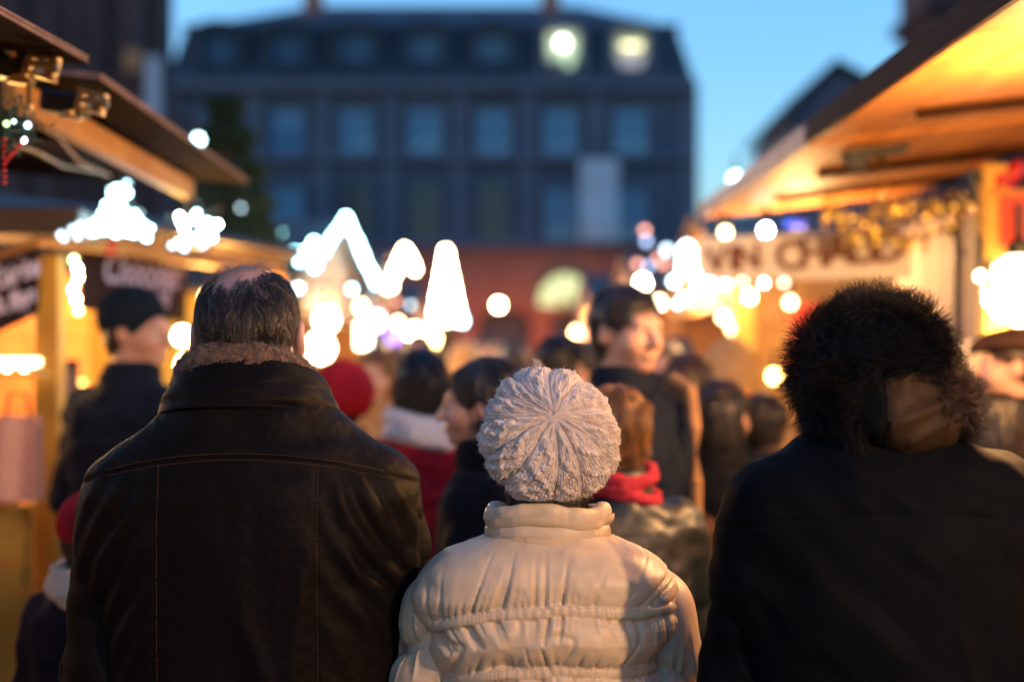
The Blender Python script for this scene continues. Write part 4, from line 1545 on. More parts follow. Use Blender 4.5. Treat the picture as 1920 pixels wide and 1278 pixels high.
    m = MB()
    for a in np.linspace(.3, math.pi - .3, 6):
        m.tube([(c.x, Y - .48, c.z), (c.x + rw * math.cos(a), Y - .48, c.z + rh * math.sin(a))], .035, 6)
    m.tube([(c.x + (rw + .05) * math.cos(a), Y - .48, c.z + (rh + .05) * math.sin(a)) for a in np.linspace(0, math.pi, 16)], .09, 6)
    m.build('muntin', DKWOOD, fl)


def side_buildings():
    # cathedral at the left
    Y = 44.0
    root = thing('cathedral', 'dark sandstone cathedral flank with tall shafts rising behind the left awnings', 'cathedral', (-15, Y + 4, 0))
    xr = P(285, 0, Y).x
    MB().box(((-24 + xr - 1.4) / 2, Y + 5, 14), (xr - 1.4 + 24, 8, 28), None).build('wall', DARKST, root)
    px = 4
    i = 0
    while px < 262:
        X = (px - VX) / FPX * Y
        MB().box((X, Y + .6, 14), (.34 if i % 3 else .62, .8 + .3 * (i % 2), 28), None, .06).build('shaft', DARKST, root)
        px += 26
        i += 1
    MB().box((xr - .6, Y + 3, 5.0), (1.5, 5.0, 10.0), None, .1).build('buttress', DARKST, root)
    for k, z in enumerate((6.2, 10.2, 14.5)):
        MB().box((xr - 3.8, Y + .1, z), (6.8, .35, .3), None, .05).build('string_course', DARKST, root)
    m = MB()
    m.lathe([(.5, 10), (.55, 11), (.3, 11.6), (.32, 13), (.05, 16)], 8, (xr - .5, Y + 2, 0))
    m.build('pinnacle', DARKST, root)
    MB().box(P(287, 175, Y - .2), (.42, .3, 2.2), None, .05).build('statue_niche', nmat('pale_stone', (.5, .47, .5), .8), root)
    MB().box(P(250, 115, Y - .2), (.5, .3, .7), None, .05).build('lit_stone', nmat('ochre_stone', (.45, .2, .08), .8), root)  # warm light falling on the cathedral, put into this block's colour

    # house closing the left, low under the awning
    Y = 62.0
    root = thing('house', 'dark slate roofed house seen below the left awning', 'house', (-20, Y + 5, 0))
    a, b = P(-260, 0, Y).x, P(316, 0, Y).x
    MB().box(((a + b) / 2, Y + 5, 3.4), (b - a, 10, 6.8), None).build('wall', STONE, root)
    m = MB()
    zt = P(0, 255, Y).z
    m.add([(a - .3, Y - .3, 6.8), (b + .3, Y - .3, 6.8), (b + .3, Y + 10.3, 6.8), (a - .3, Y + 10.3, 6.8), (a, Y + 5, zt), (b, Y + 5, zt)],
          [(0, 1, 5, 4), (2, 3, 4, 5), (1, 2, 5), (3, 0, 4), (3, 2, 1, 0)])
    rf = m.build('roof', SLATE, root)
    for px in (40, 130, 220):
        x = (px - VX) / FPX * Y
        d = MB().box((x, Y + 1.2, 8.2), (1.1, 1.6, 1.2), None, .05)
        dd = d.build('dormer', SLATE, root)
        MB().box((x, Y + .38, 8.2), (.7, .04, .8), None).build('pane', BLIND, dd)

    # houses at the right
    Y = 58.0
    root = thing('house', 'tall gabled house silhouetted behind the right awning', 'house', (P(1560, 0, Y).x, Y + 4, 0))
    a, b = P(1486, 0, Y).x, P(1640, 0, Y).x
    zt, zs, zr = P(0, 128, Y).z, P(0, 222, Y).z, P(0, 168, Y).z
    xp = P(1566, 0, Y).x
    m = MB()
    m.prism([(a, 0), (a, zs), (xp, zt), (b, zr), (b, 0)], Y, Y + 9)
    m.build('wall', STONE, root)
    m = MB()
    t = .22
    m.prism([(a - .35, zs - .1), (xp, zt + .15), (xp, zt + .15 + t), (a - .35, zs + t)], Y - .3, Y + 9.3)
    m.prism([(xp, zt + .15), (b + .2, zr + .05), (b + .2, zr + .05 + t), (xp, zt + .15 + t)], Y - .3, Y + 9.3)
    m.build('roof', SLATE, root)
    for (wx, wy) in ((1520, 290), (1575, 290), (1575, 220)):
        window(root, wx, wy - 22, wy + 22, .8, Y - .12, GLASSD)
    root = thing('house', 'lower dark house stepping up behind the right awning near the tower', 'house', (P(1680, 0, Y).x, Y + 4, 0))
    a, b = P(1600, 0, 56).x, P(1760, 0, 56).x
    m = MB().prism([(a, 0), (a, P(0, 240, 56).z), (P(1480, 0, 56).x + 4.2, P(0, 150, 56).z), (b, P(0, 95, 56).z), (b, 0)], 56, 57.8)
    m.build('wall', STONE, root)
    root = thing('tower', 'dark tower with a ledge rising at the top right behind the awning', 'tower', (P(1790, 0, 50).x, 52, 0))
    a = P(1752, 0, 50).x
    MB().box((a + 2.2, 52.2, 9), (4.4, 4.4, 18), None, .1).build('wall', DARKST, root)
    MB().box((a + 2.2, 52.2, P(0, 8, 50).z), (5.0, 5.0, .5), None, .1).build('ledge', DARKST, root)
    # slim house on the far left of the closing side, behind the small gap in the crowd
    o = MB().prism([(0, 0), (0, 1), (1, 1), (1, 0)], 0, 1)


def banner():
    Y = 74.2
    a, b = P(1087, 298, Y), P(1160, 452, Y)
    root = thing('banner', 'pale blue white banner hanging on the facade between two windows', 'banner', ((a.x + b.x) / 2, Y, a.z))
    nx, nz = 10, 24
    V, F, U, W = surf(lambda U, W: (U, Y + .10 * np.sin(U * 3.1) * (1 - (W - b.z) / (a.z - b.z)) + .05 * np.sin(W * 2), W), nx, nz, a.x, b.x, b.z, a.z)
    V2 = V + np.array([0, .03, 0])
    V = np.concatenate([V, V2])
    F = np.concatenate([F, F[:, ::-1] + nx * nz])
    link('cloth', fastmesh('cloth', V, F), root, CLOTHB)
    MB().tube([(a.x - .2, Y, a.z + .05), (b.x + .2, Y, a.z + .05)], .06, 8).build('rod', IRON, root)


# ------------------------------------------------------------------ lamps and light strings
BULB = MB().lathe([(.001, -.5), (.35, -.35), (.5, 0), (.35, .35), (.001, .5)], 8).mesh('bulb', True)
BULBS = {}


def bulb(parent, p, r, mat):
    key = mat.name
    if key not in BULBS:
        me = BULB.copy()
        me.materials.append(mat)
        BULBS[key] = me
    return link('bulb', BULBS[key], parent, loc=p, scale=(r * 2,) * 3)


def string(label, pts, spacing, r, mat, cat='string lights', group=None, jitter=.012, mats=None, wire=True, name='light_string'):
    pts = [Vector(p) for p in pts]
    root = thing(name, label, cat, pts[0], group=group)
    k = 0
    for a, b in zip(pts[:-1], pts[1:]):
        L = (b - a).length
        n = max(1, int(L / spacing))
        for i in range(n):
            q = a.lerp(b, i / n) + Vector([random.uniform(-jitter, jitter) for _ in range(3)])
            bulb(root, q, r * random.uniform(.85, 1.15), mats[k % len(mats)] if mats else mat)
            k += 1
    bulb(root, pts[-1], r, mats[0] if mats else mat)
    if wire:
        MB().tube([p + Vector((0, .01, .02)) for p in pts], .004, 5).build('wire', WIRE, root)
    return root


WARM = .36


def lamp(name, label, p, r, mat, watts=0, col=(1, .62, .3), cat='lamp', below=.12, soft=.06, body=True):
    p = Vector(p)
    root = thing(name, label, cat, p)
    MB().lathe([(.001, -r), (r * .7, -r * .72), (r, 0), (r * .7, r * .72), (r * .3, r)], 16, p).build('globe', mat, root, True)
    if body:
        MB().lathe([(r * .34, r * .9), (r * .36, r * 1.3), (.012, r * 1.5), (.012, r * 1.5 + .12)], 12, p).build('socket', IRON, root)
    if watts:
        ld = bpy.data.lights.new('lamp_light', 'POINT')
        ld.energy = watts * WARM
        ld.color = col
        ld.shadow_soft_size = soft
        o = bpy.data.objects.new('lamp_light', ld)
        COL.objects.link(o)
        o.parent = root
        o.location = (0, 0, -r - below)
    return root


# ------------------------------------------------------------------ market stalls
def planks(parent, a, b, z0, z1, th, mat, w=.14, vertical=False, name='plank', mats=None):
    """a run of boards between ground points a and b (x,y), from z0 to z1"""
    a, b = Vector((*a, 0)), Vector((*b, 0))
    d = (b - a)
    L = d.length
    ang = math.atan2(d.y, d.x)
    R = Matrix.Rotation(ang, 3, 'Z')
    if vertical:
        n = max(1, round(L / w))
        for i in range(n):
            c = a + d * ((i + .5) / n)
            MB().box((c.x, c.y, (z0 + z1) / 2), (L / n - .006, th * random.uniform(.9, 1.1), z1 - z0), R, .003).build(name, mat if not mats else random.choice(mats), parent)
    else:
        n = max(1, round((z1 - z0) / w))
        c = (a + b) / 2
        for i in range(n):
            MB().box((c.x, c.y, z0 + (z1 - z0) * (i + .5) / n), (L, th * random.uniform(.9, 1.1), (z1 - z0) / n - .005), R, .003).build(name, mat if not mats else random.choice(mats), parent)


KL, KR = .72, .74


def shrink(k, fn):
    """stall rows are laid out in photo units; bring them to their true distance and size"""
    old = set(bpy.data.objects)
    fn()
    c = Vector((0, 0, EYE))
    for o in [o for o in bpy.data.objects if o not in old]:
        if o.parent is None:
            o.location = c + (o.location - c) * k
            o.scale = o.scale * k
        if o.type == 'LIGHT':
            o.data.energy *= k * k


def right_stalls():
    ZG = EYE * (1 - 1 / KR)
    XF, ZF = 1.35, 2.56
    tilt = math.atan(.115)
    RT = Matrix.Rotation(-tilt, 3, 'Y')

    def awn(label, y0, y1, y_sheets, fas, XF=XF, ZF=ZF, wall=2.62):
        root = thing('market_stall', label, 'market stall', (wall + .9, (y0 + y1) / 2, 0))
        L = (wall - XF) / math.cos(tilt) + .1
        cx = XF + .02 + math.cos(tilt) * L / 2
        cz = ZF + math.sin(tilt) * L / 2
        for s0, s1 in zip(y_sheets[:-1], y_sheets[1:]):
            MB().box((cx, (s0 + s1) / 2, cz + .012), (L, s1 - s0 - .008, .018), RT, .002).build('awning_panel', PLY, root)
        for s in y_sheets[1:-1]:
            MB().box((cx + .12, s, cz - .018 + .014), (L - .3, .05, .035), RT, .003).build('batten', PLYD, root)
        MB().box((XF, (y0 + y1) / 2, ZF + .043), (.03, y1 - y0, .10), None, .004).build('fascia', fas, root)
        # upper roof skin
        MB().box((cx + .05, (y0 + y1) / 2, cz + .055), (L + .1, y1 - y0 - .01, .02), RT, .002).build('roof_skin', DKWOOD, root)
        return root
    R1 = awn('nearest stall on the right with a glowing plywood awning above the hooded person', -2.6, 6.18, [-2.6, -.2, 2.2, 4.1, 5.55, 6.17], FASC)
    # wall and posts under the awning, open serving hatch
    for y in (-2.5, .2, 2.9):
        MB().box((2.62, y, (ZG + 2.6) / 2), (.09, .09, 2.60 - ZG), None, .005).build('post', PINE, R1)
    MB().box((2.62, 5.3, (ZG + 2.6) / 2), (.09, .09, 2.60 - ZG), None, .005).build('post', PINE, R1)
    planks(R1, (2.62, -2.45), (2.62, 5.25), ZG + .02, .70, .025, GREYW, .15)
    MB().box((2.52, 1.4, .74), (.42, 7.6, .04), None, .006).build('counter', PINE, R1)
    planks(R1, (4.3, -2.45), (4.3, 5.25), ZG + .02, 2.55, .025, PINE, .22)
    planks(R1, (2.68, 5.30), (4.25, 5.30), ZG + .02, 2.55, .025, ORBRD, .2)
    R2 = awn('second stall on the right whose awning carries gold garlands over the mulled wine banner', 6.2, 9.42, [6.2, 7.3, 8.4, 9.41],
             nmat('fascia_pale', (.24, .19, .18), .6, (.34, .27, .25), 7), ZF=2.55)
    # yellow corner post, red panel
    MB().box((2.40, 6.90, (ZG + 2.56) / 2), (.115, .115, 2.56 - ZG), None, .006).build('post', PINEY, R2)
    planks(R2, (2.62, 7.45), (2.62, 9.3), ZG + .02, 2.45, .03, GREYW, .20, vertical=True)
    MB().box((2.585, 8.05, 1.7), (.03, .05, 1.5), None, .003).build('cover_strip', DKWOOD, R2)
    MB().box(P(1903, 415, 6.85) + Vector((.05, 0, 0)), (.26, .04, .24), None, .004).build('red_panel', REDP, R2)
    MB().box(P(1915, 362, 6.84), (.30, .05, .035), None, .004).build('panel_ledge', ORBRD, R2)
    MB().tube([P(1775, 420, 7.6), P(1808, 480, 7.55)], .012, 8).build('brace', DKWOOD, R2)
    planks(R2, (2.62, 6.2), (4.2, 6.2), ZG + .02, 2.45, .03, PINE, .2)
    planks(R2, (4.25, 6.2), (4.25, 9.3), ZG + .02, 2.55, .025, PINE, .22)
    # latch hardware under the awning
    lt = thing('awning_latch', 'dark metal latch fixed under the right awning seam', 'latch', P(1640, 300, 6.6))
    c = P(1640, 285, 6.6)
    MB().box(c + Vector((0, 0, .0)), (.30, .10, .05), Matrix.Rotation(-.12, 3, 'Y'), .01).build('latch_bar', IRON, lt)
    MB().box(c + Vector((-.09, -.02, -.055)), (.10, .06, .05), None, .01).build('latch_block', IRON, lt)
    MB().tube([c + Vector((.02, 0, -.02)), c + Vector((.05, -.03, -.09))], .012, 8).build('latch_pin', IRON, lt)

    # VIN CHAUD banner
    Y = 8.0
    c0, c1 = P(1312, 470, Y), P(1710, 470, Y)
    sg = thing('sign', 'white hanging board lettered VIN CHAUD below the right awning', 'sign', ((c0.x + c1.x) / 2, Y, c0.z))
    za, zb_ = P(0, 523, Y).z, P(0, 427, Y).z
    zl = P(0, 447, Y).z
    m = MB().prism([(c0.x, za - .0), (c1.x, za), (c1.x, zb_), (c0.x, zl)], Y, Y + .02)
    bd = m.build('board', SIGNW, sg)
    W = c1.x - c0.x
    letters = [('V', 1345, 487, 44), ('I', 1376, 484, 44), ('N', 1404, 481, 46), ('C', 1482, 478, 54), ('H', 1527, 472, 54), ('A', 1573, 468, 56), ('U', 1620, 464, 58), ('D', 1669, 460, 60)]
    for ch, px, py, hpx in letters:
        cu = bpy.data.curves.new('tmp', 'FONT')
        cu.body = ch
        cu.size = hpx / FPX * Y / .70
        cu.extrude = .004
        cu.offset = .007
        cu.align_x = 'CENTER'
        ob = bpy.data.objects.new('tmp', cu)
        COL.objects.link(ob)
        dg = bpy.context.evaluated_depsgraph_get()
        dm = bpy.data.meshes.new_from_object(ob.evaluated_get(dg))
        bpy.data.objects.remove(ob)
        dm.name = 'letter'
        pp = P(px, py + hpx / 2, Y - .008)
        link('letter', dm, sg, SIGNL, loc=pp, rot=(math.pi / 2, -.07, 0))
    for xx in (c0.x + .1, c1.x - .1):
        MB().tube([(xx, Y + .01, zb_ - .03), (xx, Y + .01, zb_ + .16)], .004, 6).build('hanger', IRON, sg)

    # gold garlands under the second awning
    for gi, (xa, xb, ya) in enumerate(((1540, 1700, 395), (1640, 1830, 375), (1560, 1800, 425))):
        g = thing('garland', ['gold leaf garland hanging above the left letters of the mulled wine board',
                              'gold leaf garland sagging towards the red baubles under the awning',
                              'lowest gold leaf garland just above the mulled wine board'][gi], 'garland', P(xa, ya, 7.3), group='gold garlands under the right awning')
        n = 150
        m = MB()
        for i in range(n):
            t = random.random()
            p = P(xa + (xb - xa) * t, ya + 24 * math.sin(math.pi * t) + random.gauss(0, 15), 7.3 + gi * .2 + random.gauss(0, .05))
            R = Euler([random.uniform(0, 6) for _ in range(3)]).to_matrix()
            s = random.uniform(.014, .03)
            vs = [R @ Vector(q) * s + p for q in ((-1, 0, 0), (0, .5, .15), (1, 0, 0), (0, -.5, .15))]
            m.add(vs, [(0, 1, 2), (0, 2, 3)])
        m.build('gold_leaves', GOLD, g, kind='stuff')
        m = MB().tube([P(xa + (xb - xa) * t, ya + 24 * math.sin(math.pi * t), 7.3 + gi * .2) for t in np.linspace(0, 1, 9)], .008, 6)
        m.build('garland_cord', WIRE, g)
        for i in range(7):
            t = (i + .5) / 7
            bulb(g, P(xa + (xb - xa) * t, ya + 24 * math.sin(math.pi * t) + random.uniform(-8, 14), 7.25 + gi * .2), .012, EM('gold_bulb', (1, .45, .05), .32))
    # red baubles and ribbon
    g = thing('bauble_cluster', 'cluster of red and dark baubles hanging beside the red panel at the right edge', 'baubles', P(1865, 335, 6.9))
    for i, (px, py, r, mt) in enumerate(((1838, 335, .035, DKWOOD), (1858, 325, .03, REDB), (1876, 338, .04, REDB), (1898, 330, .045, REDB), (1850, 352, .028, REDB), (1870, 355, .025, DKWOOD), (1908, 318, .04, REDB), (1888, 352, .03, REDB))):
        MB().lathe([(.001, -r), (r * .7, -r * .7), (r, 0), (r * .7, r * .7), (.006, r), (.006, r * 1.25)], 14, P(px, py, 6.9 - .02 * (i % 3))).build('bauble', mt, g, True)
    MB().tube([P(1830, 305, 6.92), P(1870, 318, 6.9), P(1915, 302, 6.9)], .006, 6).build('ribbon', REDB, g)
    return R1, R2


def left_stalls():
    ZG = EYE * (1 - 1 / KL)
    XF = -1.30
    ZF = EYE + .70 * 1.30
    ti = math.atan(.105)
    RT = Matrix.Rotation(ti, 3, 'Y')

    def flap(root, y0, y1, L=1.5, pitch=0.0, up=0.0):
        ym = (y0 + y1) / 2
        RT = Matrix.Rotation(pitch, 3, 'X') @ Matrix.Rotation(ti, 3, 'Y')
        cx = XF - math.cos(ti) * L / 2
        cz = ZF + math.sin(ti) * L / 2 + up - math.sin(pitch) * (y1 - ym)
        # laminated plywood: five plies, uneven at the edge
        n = 5
        for k in range(n):
            e = random.uniform(-.004, .004)
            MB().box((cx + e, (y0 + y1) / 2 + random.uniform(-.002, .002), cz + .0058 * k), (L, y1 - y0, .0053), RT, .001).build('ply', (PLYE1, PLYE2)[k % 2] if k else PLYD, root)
        return cx, cz

    L1 = thing('market_stall', 'nearest stall on the left with a raised laminated plywood flap ending at the brass brackets', 'market stall', (-3.4, 1.2, 0))
    flap(L1, -1.0, 4.52, 1.5, .05, .026)
    L2 = thing('market_stall', 'second stall on the left whose dark flap is carried by a long orange lit beam', 'market stall', (-3.4, 6.0, 0))
    flap(L2, 4.66, 7.40, 1.55)
    # long beams below the flaps
    MB().box((-1.60, 6.02, ZF + .030 - .065), (.045, 2.72, .105), None, .004).build('beam', PINE, L2)
    MB().box((-1.60, 2.0, ZF + .030 - .19), (.045, 4.86, .105), Matrix.Rotation(.05, 3, 'X'), .004).build('beam', PINE, L1)
    MB().box((-2.6, 7.36, ZF + .10), (1.3, .05, .07), RT, .004).build('cross_beam', PLYD, L2)
    MB().box((-2.2, 5.9, ZF + .055), (1.1, .05, .05), RT, .004).build('batten', PLYD, L2)
    # stall bodies set back behind the flaps
    for R_, y0, y1 in ((L1, -1.0, 4.5), (L2, 4.7, 7.0)):
        for y in (y0 + .05, y1 - .05):
            MB().box((-2.86, y, (ZG + 2.64) / 2), (.10, .10, 2.64 - ZG), None, .005).build('post', PINEY, R_)
        planks(R_, (-2.86, y0 + .1), (-2.86, y1 - .1), ZG + .02, .70, .025, GREYW, .15)
        MB().box((-2.78, (y0 + y1) / 2, .74), (.40, y1 - y0 - .2, .04), None, .005).build('counter', PINE, R_)
        planks(R_, (-4.4, y0), (-4.4, y1), ZG + .02, 2.6, .025, PINE, .22)
    # brackets at the flap ends
    def bracket(p, label, s=1.0):
        b = thing('hinge_bracket', label, 'bracket', p, group='metal brackets under the left flaps')
        t, w, hh = .012 * s, .078 * s, .062 * s
        tube_ = MB()
        for (dx, dz, sx, sz) in ((0, hh / 2, w, t), (0, -hh / 2, w, t), (-w / 2, 0, t, hh), (w / 2, 0, t, hh)):
            tube_.box(p + Vector((dx, 0, dz)), (sx + t * .9, .05, sz), Matrix.Rotation(.28, 3, 'Y'), .002)
        tube_.build('channel', BRASS, b)
        MB().box(p + Vector((-.10, .05, .004)), (.15, .10, .07), Matrix.Rotation(.12, 3, 'Y'), .012).build('hinge_block', IRON, b)
        MB().tube([p + Vector((-.02, -.05, 0)), p + Vector((.058, -.05, -.012))], .011, 8).build('bolt', BRASS, b)
        MB().lathe([(.001, -.008), (.019, -.008), (.019, .008), (.001, .008)], 6, p + Vector((.058, -.05, -.012)), Matrix.Rotation(math.pi / 2, 3, 'Y')).build('nut', BRASS, b)
        MB().lathe([(.001, -.007), (.016, -.007), (.016, .007), (.001, .007)], 6, p + Vector((-.055, -.06, -.045))).build('nut', BRASS, b)
        MB().box(p + Vector((-.05, -.05, -.058)), (.075, .05, .012), Matrix.Rotation(.1, 3, 'Y'), .002).build('plate', BRASS, b)
        return b
    bracket(P(78, 125, 4.40), 'brass bracket with a square hole under the end of the nearer left flap')
    bracket(P(172, 192, 4.62), 'brass bracket with a square hole under the second left flap, lower right of its twin', .9)
    rod = thing('threaded_bolt', 'long brass threaded bolt hanging from a clamp plate under the left flap', 'bolt', P(55, 150, 4.35))
    m = MB()
    for i in range(16):
        m.lathe([(.0065, -.003), (.0085, 0), (.0065, .003)], 8, P(54, 158 + i * 2.8, 4.35))
    m.build('thread', BRASS, rod)
    MB().box(P(42, 152, 4.35), (.068, .05, .018), Matrix.Rotation(.05, 3, 'Y'), .003).build('clamp_plate', BRASS, rod)
    MB().lathe([(.001, -.01), (.016, -.01), (.016, .01), (.001, .01)], 6, P(46, 146, 4.34)).build('nut', BRASS, rod)
    MB().lathe([(.001, -.008), (.013, -.008), (.013, .008), (.001, .008)], 6, P(55, 202, 4.35)).build('end_nut', BRASS, rod)
    MB().tube([P(16, 95, 4.4), P(24, 100, 4.36)], .012, 8).build('eye_bolt', BRASS, rod)
    # wires slung under the second flap
    w1 = thing('cable', 'pale cables sagging under the second left flap', 'cable', P(90, 240, 5.2))
    for pts in (((60, 232, 5.0), (110, 258, 5.3), (150, 305, 5.8), (205, 330, 6.5)), ((20, 270, 5.0), (70, 285, 5.4), (120, 312, 6.2), (190, 322, 7.0))):
        MB().tube([P(*q) for q in pts], .006, 6).build('strand', nmat('cable_pale', (.30, .22, .16), .6), w1)
    # greenery with lights at the left edge
    g = thing('garland', 'small dark garland with white lights and red beads at the left edge under the flap', 'garland', P(22, 240, 4.3))
    m = MB()
    for i in range(420):
        p = P(random.gauss(18, 22), random.gauss(238, 20), 4.3 + random.gauss(0, .04))
        R = Euler([random.uniform(0, 6) for _ in range(3)]).to_matrix()
        vs = [R @ Vector(q) * .022 + p for q in ((-1, 0, 0), (0, .16, 0), (1, 0, 0), (0, -.16, 0))]
        m.add(vs, [(0, 1, 2, 3)])
    m.build('sprigs', GREENN, g, kind='stuff')
    bulb(g, P(26, 228, 4.22), .006, E_DIM)
    bulb(g, P(12, 232, 4.22), .009, EM('green_led', (.6, 1, .35), .6))
    bulb(g, P(45, 263, 4.22), .009, EM('violet_led', (.7, .65, 1), 2.0))
    bulb(g, P(52, 235, 4.25), .010, E_DIM)
    bd = thing('bead_chain', 'red bead chain dangling from the garland at the left edge', 'beads', P(8, 285, 4.2))
    for i in range(8):
        MB().lathe([(.001, -.007), (.006, -.004), (.0075, 0), (.006, .004), (.001, .007)], 8, P(8, 262 + i * 11.5, 4.2)).build('bead', REDB, bd, True)
    for i in range(5):
        MB().lathe([(.001, -.007), (.006, -.004), (.0075, 0), (.006, .004), (.001, .007)], 8, P(13 + i * 6, 300 - i * 7, 4.2)).build('bead', REDB, bd, True)

    # third stall, turned towards the camera, with the chalk signs
    L3 = thing('market_stall', 'stall behind the man in the beanie with yellow posts and maroon chalk boards', 'market stall', (-2.6, 8.6, 0))
    MB().box(P(93, 673, 7.1) + Vector((0, 0, -EYE + (ZG + 2.14) / 2)), (.125, .125, 2.14 - ZG), None, .006).build('post', PINEY, L3)
    A, B = P(70, 455, 7.15), P(525, 492, 9.9)
    d = (B - A)
    R = Matrix.Rotation(math.atan2(d.y, d.x), 3, 'Z')
    MB().box(((A + B) / 2), (d.length, .06, .10), R, .005).build('lintel', PINE, L3)
    MB().box(((A + B) / 2) + Vector((.02, .12, .09)), (d.length + .3, .5, .03), R, .005).build('eave_board', DKWOOD, L3)
    # roof behind the eave
    n = Vector((-d.y, d.x, 0)).normalized()
    m = MB()
    a0, b0 = A + Vector((0, 0, .11)), B + Vector((0, 0, .11))
    a1, b1 = a0 + n * 1.3 + Vector((0, 0, .30)), b0 + n * 1.3 + Vector((0, 0, .30))
    dn = Vector((0, 0, -.03))
    m.add([a0, b0, b1, a1, a0 + dn, b0 + dn, b1 + dn, a1 + dn], [(0, 1, 2, 3), (7, 6, 5, 4), (0, 4, 5, 1), (1, 5, 6, 2), (2, 6, 7, 3), (3, 7, 4, 0)])
    m.build('roof', DKWOOD, L3)
    # rear wall boards, lit inside
    wa, wb = A + n * 1.25, B + n * 1.25
    planks(L3, (wa.x, wa.y), (wb.x, wb.y), ZG + .02, 2.2, .03, ORBRD, .145, mats=[ORBRD, PINEY, ORBRD])
    planks(L3, (A.x, A.y), (B.x, B.y), ZG + .02, .92, .03, GREYW, .14)
    c = (A + B) / 2
    MB().box((c.x, c.y, .96), (d.length, .42, .045), R, .005).build('counter', PINE, L3)
    MB().box((P(180, 600, 8.3).x, 8.5, (ZG + 2.2) / 2), (.13, .13, 2.2 - ZG), R, .005).build('post', PINEY, L3)
    MB().box((B.x, B.y, (ZG + 2.2) / 2), (.1, .1, 2.2 - ZG), R, .005).build('post', PINE, L3)
    # neighbouring board front left of the post
    planks(L3, (-3.6, 6.3), (P(62, 0, 6.9).x, 6.9), ZG + .02, .92, .03, PINEY, .14)
    MB().box(((-3.6 + P(62, 0, 6.9).x) / 2, 6.55, .96), (1.35, .3, .045), Matrix.Rotation(.45, 3, 'Z'), .005).build('shelf', PINE, L3)
    MB().box((P(20, 0, 7.0).x, 7.25, 2.30), (.62, .5, .14), Matrix.Rotation(.1, 3, 'Z'), .01).build('dark_eave', DKWOOD, L3)
    MB().tube([P(-60, 505, 6.9), P(70, 455, 6.95)], .028, 4).build('sign_rail', PINE, L3)

    def chalkboard(label, corners, lines, Y):
        tl, tr, br, bl = [P(*q) for q in corners]
        s = thing('chalk_sign', label, 'sign', (tl + br) / 2, group='maroon chalk boards of the left stall')
        nn = (tr - tl).cross(bl - tl).normalized()
        if nn.y > 0:
            nn = -nn
        bk = -nn * .018
        m = MB()
        m.add([tl, tr, br, bl, tl + bk, tr + bk, br + bk, bl + bk], [(0, 1, 2, 3), (7, 6, 5, 4), (0, 4, 5, 1), (1, 5, 6, 2), (2, 6, 7, 3), (3, 7, 4, 0)])
        m.build('board', CHALKB, s)
        ux, uy = (tr - tl), (bl - tl)
        X = ux.normalized()
        Zd = -(uy - X * uy.dot(X)).normalized()
        Yn = Zd.cross(X)
        for txt, u, v_, hgt in lines:
            cu = bpy.data.curves.new('tmp', 'FONT')
            cu.body = txt
            cu.size = hgt
            cu.extrude = .0015
            cu.offset = .0035
            cu.shear = .35
            cu.align_x = 'CENTER'
            ob = bpy.data.objects.new('tmp', cu)
            COL.objects.link(ob)
            dg = bpy.context.evaluated_depsgraph_get()
            dm = bpy.data.meshes.new_from_object(ob.evaluated_get(dg))
            bpy.data.objects.remove(ob)
            p = tl + ux * u + uy * v_ + nn * .004
            M = Matrix((X, Zd, nn)).transposed().to_4x4()
            M.translation = p
            o = link('lettering', dm, s, CHALK)
            o.matrix_parent_inverse = wmat(s).inverted()
            o.matrix_basis = M
        for k in range(13):                       # chalk snowflakes
            p = tl + ux * random.uniform(.05, .95) + uy * random.uniform(.06, .95) + nn * .004
            r = random.uniform(.010, .018)
            m = MB()
            for a in range(3):
                v1 = (X * math.cos(a * 1.047) + Zd * math.sin(a * 1.047)) * r
                m.tube([p - v1, p + v1], .0022, 4)
            m.build('snowflake', CHALK, s)
        return s
    chalkboard('large maroon board chalked Chocolat chaud behind the man in the beanie', ((152, 462, 7.7), (352, 490, 8.9), (348, 602, 8.9), (155, 580, 7.7)),
               [('Chocolat', .52, .52, .235), ('chaud', .62, .85, .16)], 8)
    chalkboard('small maroon chalk board at the left edge beyond the yellow post', ((-40, 500, 6.7), (74, 462, 6.95), (72, 588, 6.95), (-40, 640, 6.7)),
               [('Tarte', .58, .38, .13), ('à flan', .60, .72, .11)], 7)
    rb = thing('bauble', 'red bauble hanging at the top left of the big maroon board', 'bauble', P(206, 462, 7.8))
    MB().lathe([(.001, -.045), (.03, -.03), (.042, 0), (.03, .03), (.008, .042), (.006, .055)], 14, P(206, 462, 7.75)).build('ball', REDB, rb, True)
    # vertical sleeve of lights by the big board
    string('short vertical row of warm white bulbs beside the large maroon board', [P(143, 488, 7.5), P(141, 560, 7.5), P(147, 582, 7.5)], .04, .017, E_WARM, mats=[EM('lime', (.75, 1, .3), 3), EM('cream_white', (1, .92, .62), 9), EM('cream_white', (1, .92, .62), 9)])
    # goods and lit counter at the far left
    tr = thing('display_case', 'brightly lit glass display tray on the counter at the left edge', 'display case', P(35, 700, 6.6))
    cc = P(28, 692, 6.6)
    MB().box(cc + Vector((0, 0, -.02)), (.26, .22, .02), None, .004).build('tray', PINE, tr)
    MB().box(cc + Vector((0, 0, .035)), (.24, .03, .035), None, .004).build('light_bar', EM('counter_bar', (1, .78, .38), .9, True), tr)
    for k in range(6):
        bulb(tr, cc + Vector((-.10 + k * .04, -.05, .01 + .02 * (k % 2))), .018, E_WARM2)
    pk = nmat('pink_towel', (.55, .30, .25), .8, (.62, .38, .32), 6)
    tw = thing('hanging_cloth', 'pink cloth bag hanging in front of the left counter', 'cloth bag', P(30, 780, 6.3))
    V, F, U, W = surf(lambda U, W: (U * (1 + .25 * W), .02 * np.sin(U * 40 + W * 3), -W), 26, 20, -.09, .09, 0, .36)
    V = V * np.array([1, 1, 1.05])
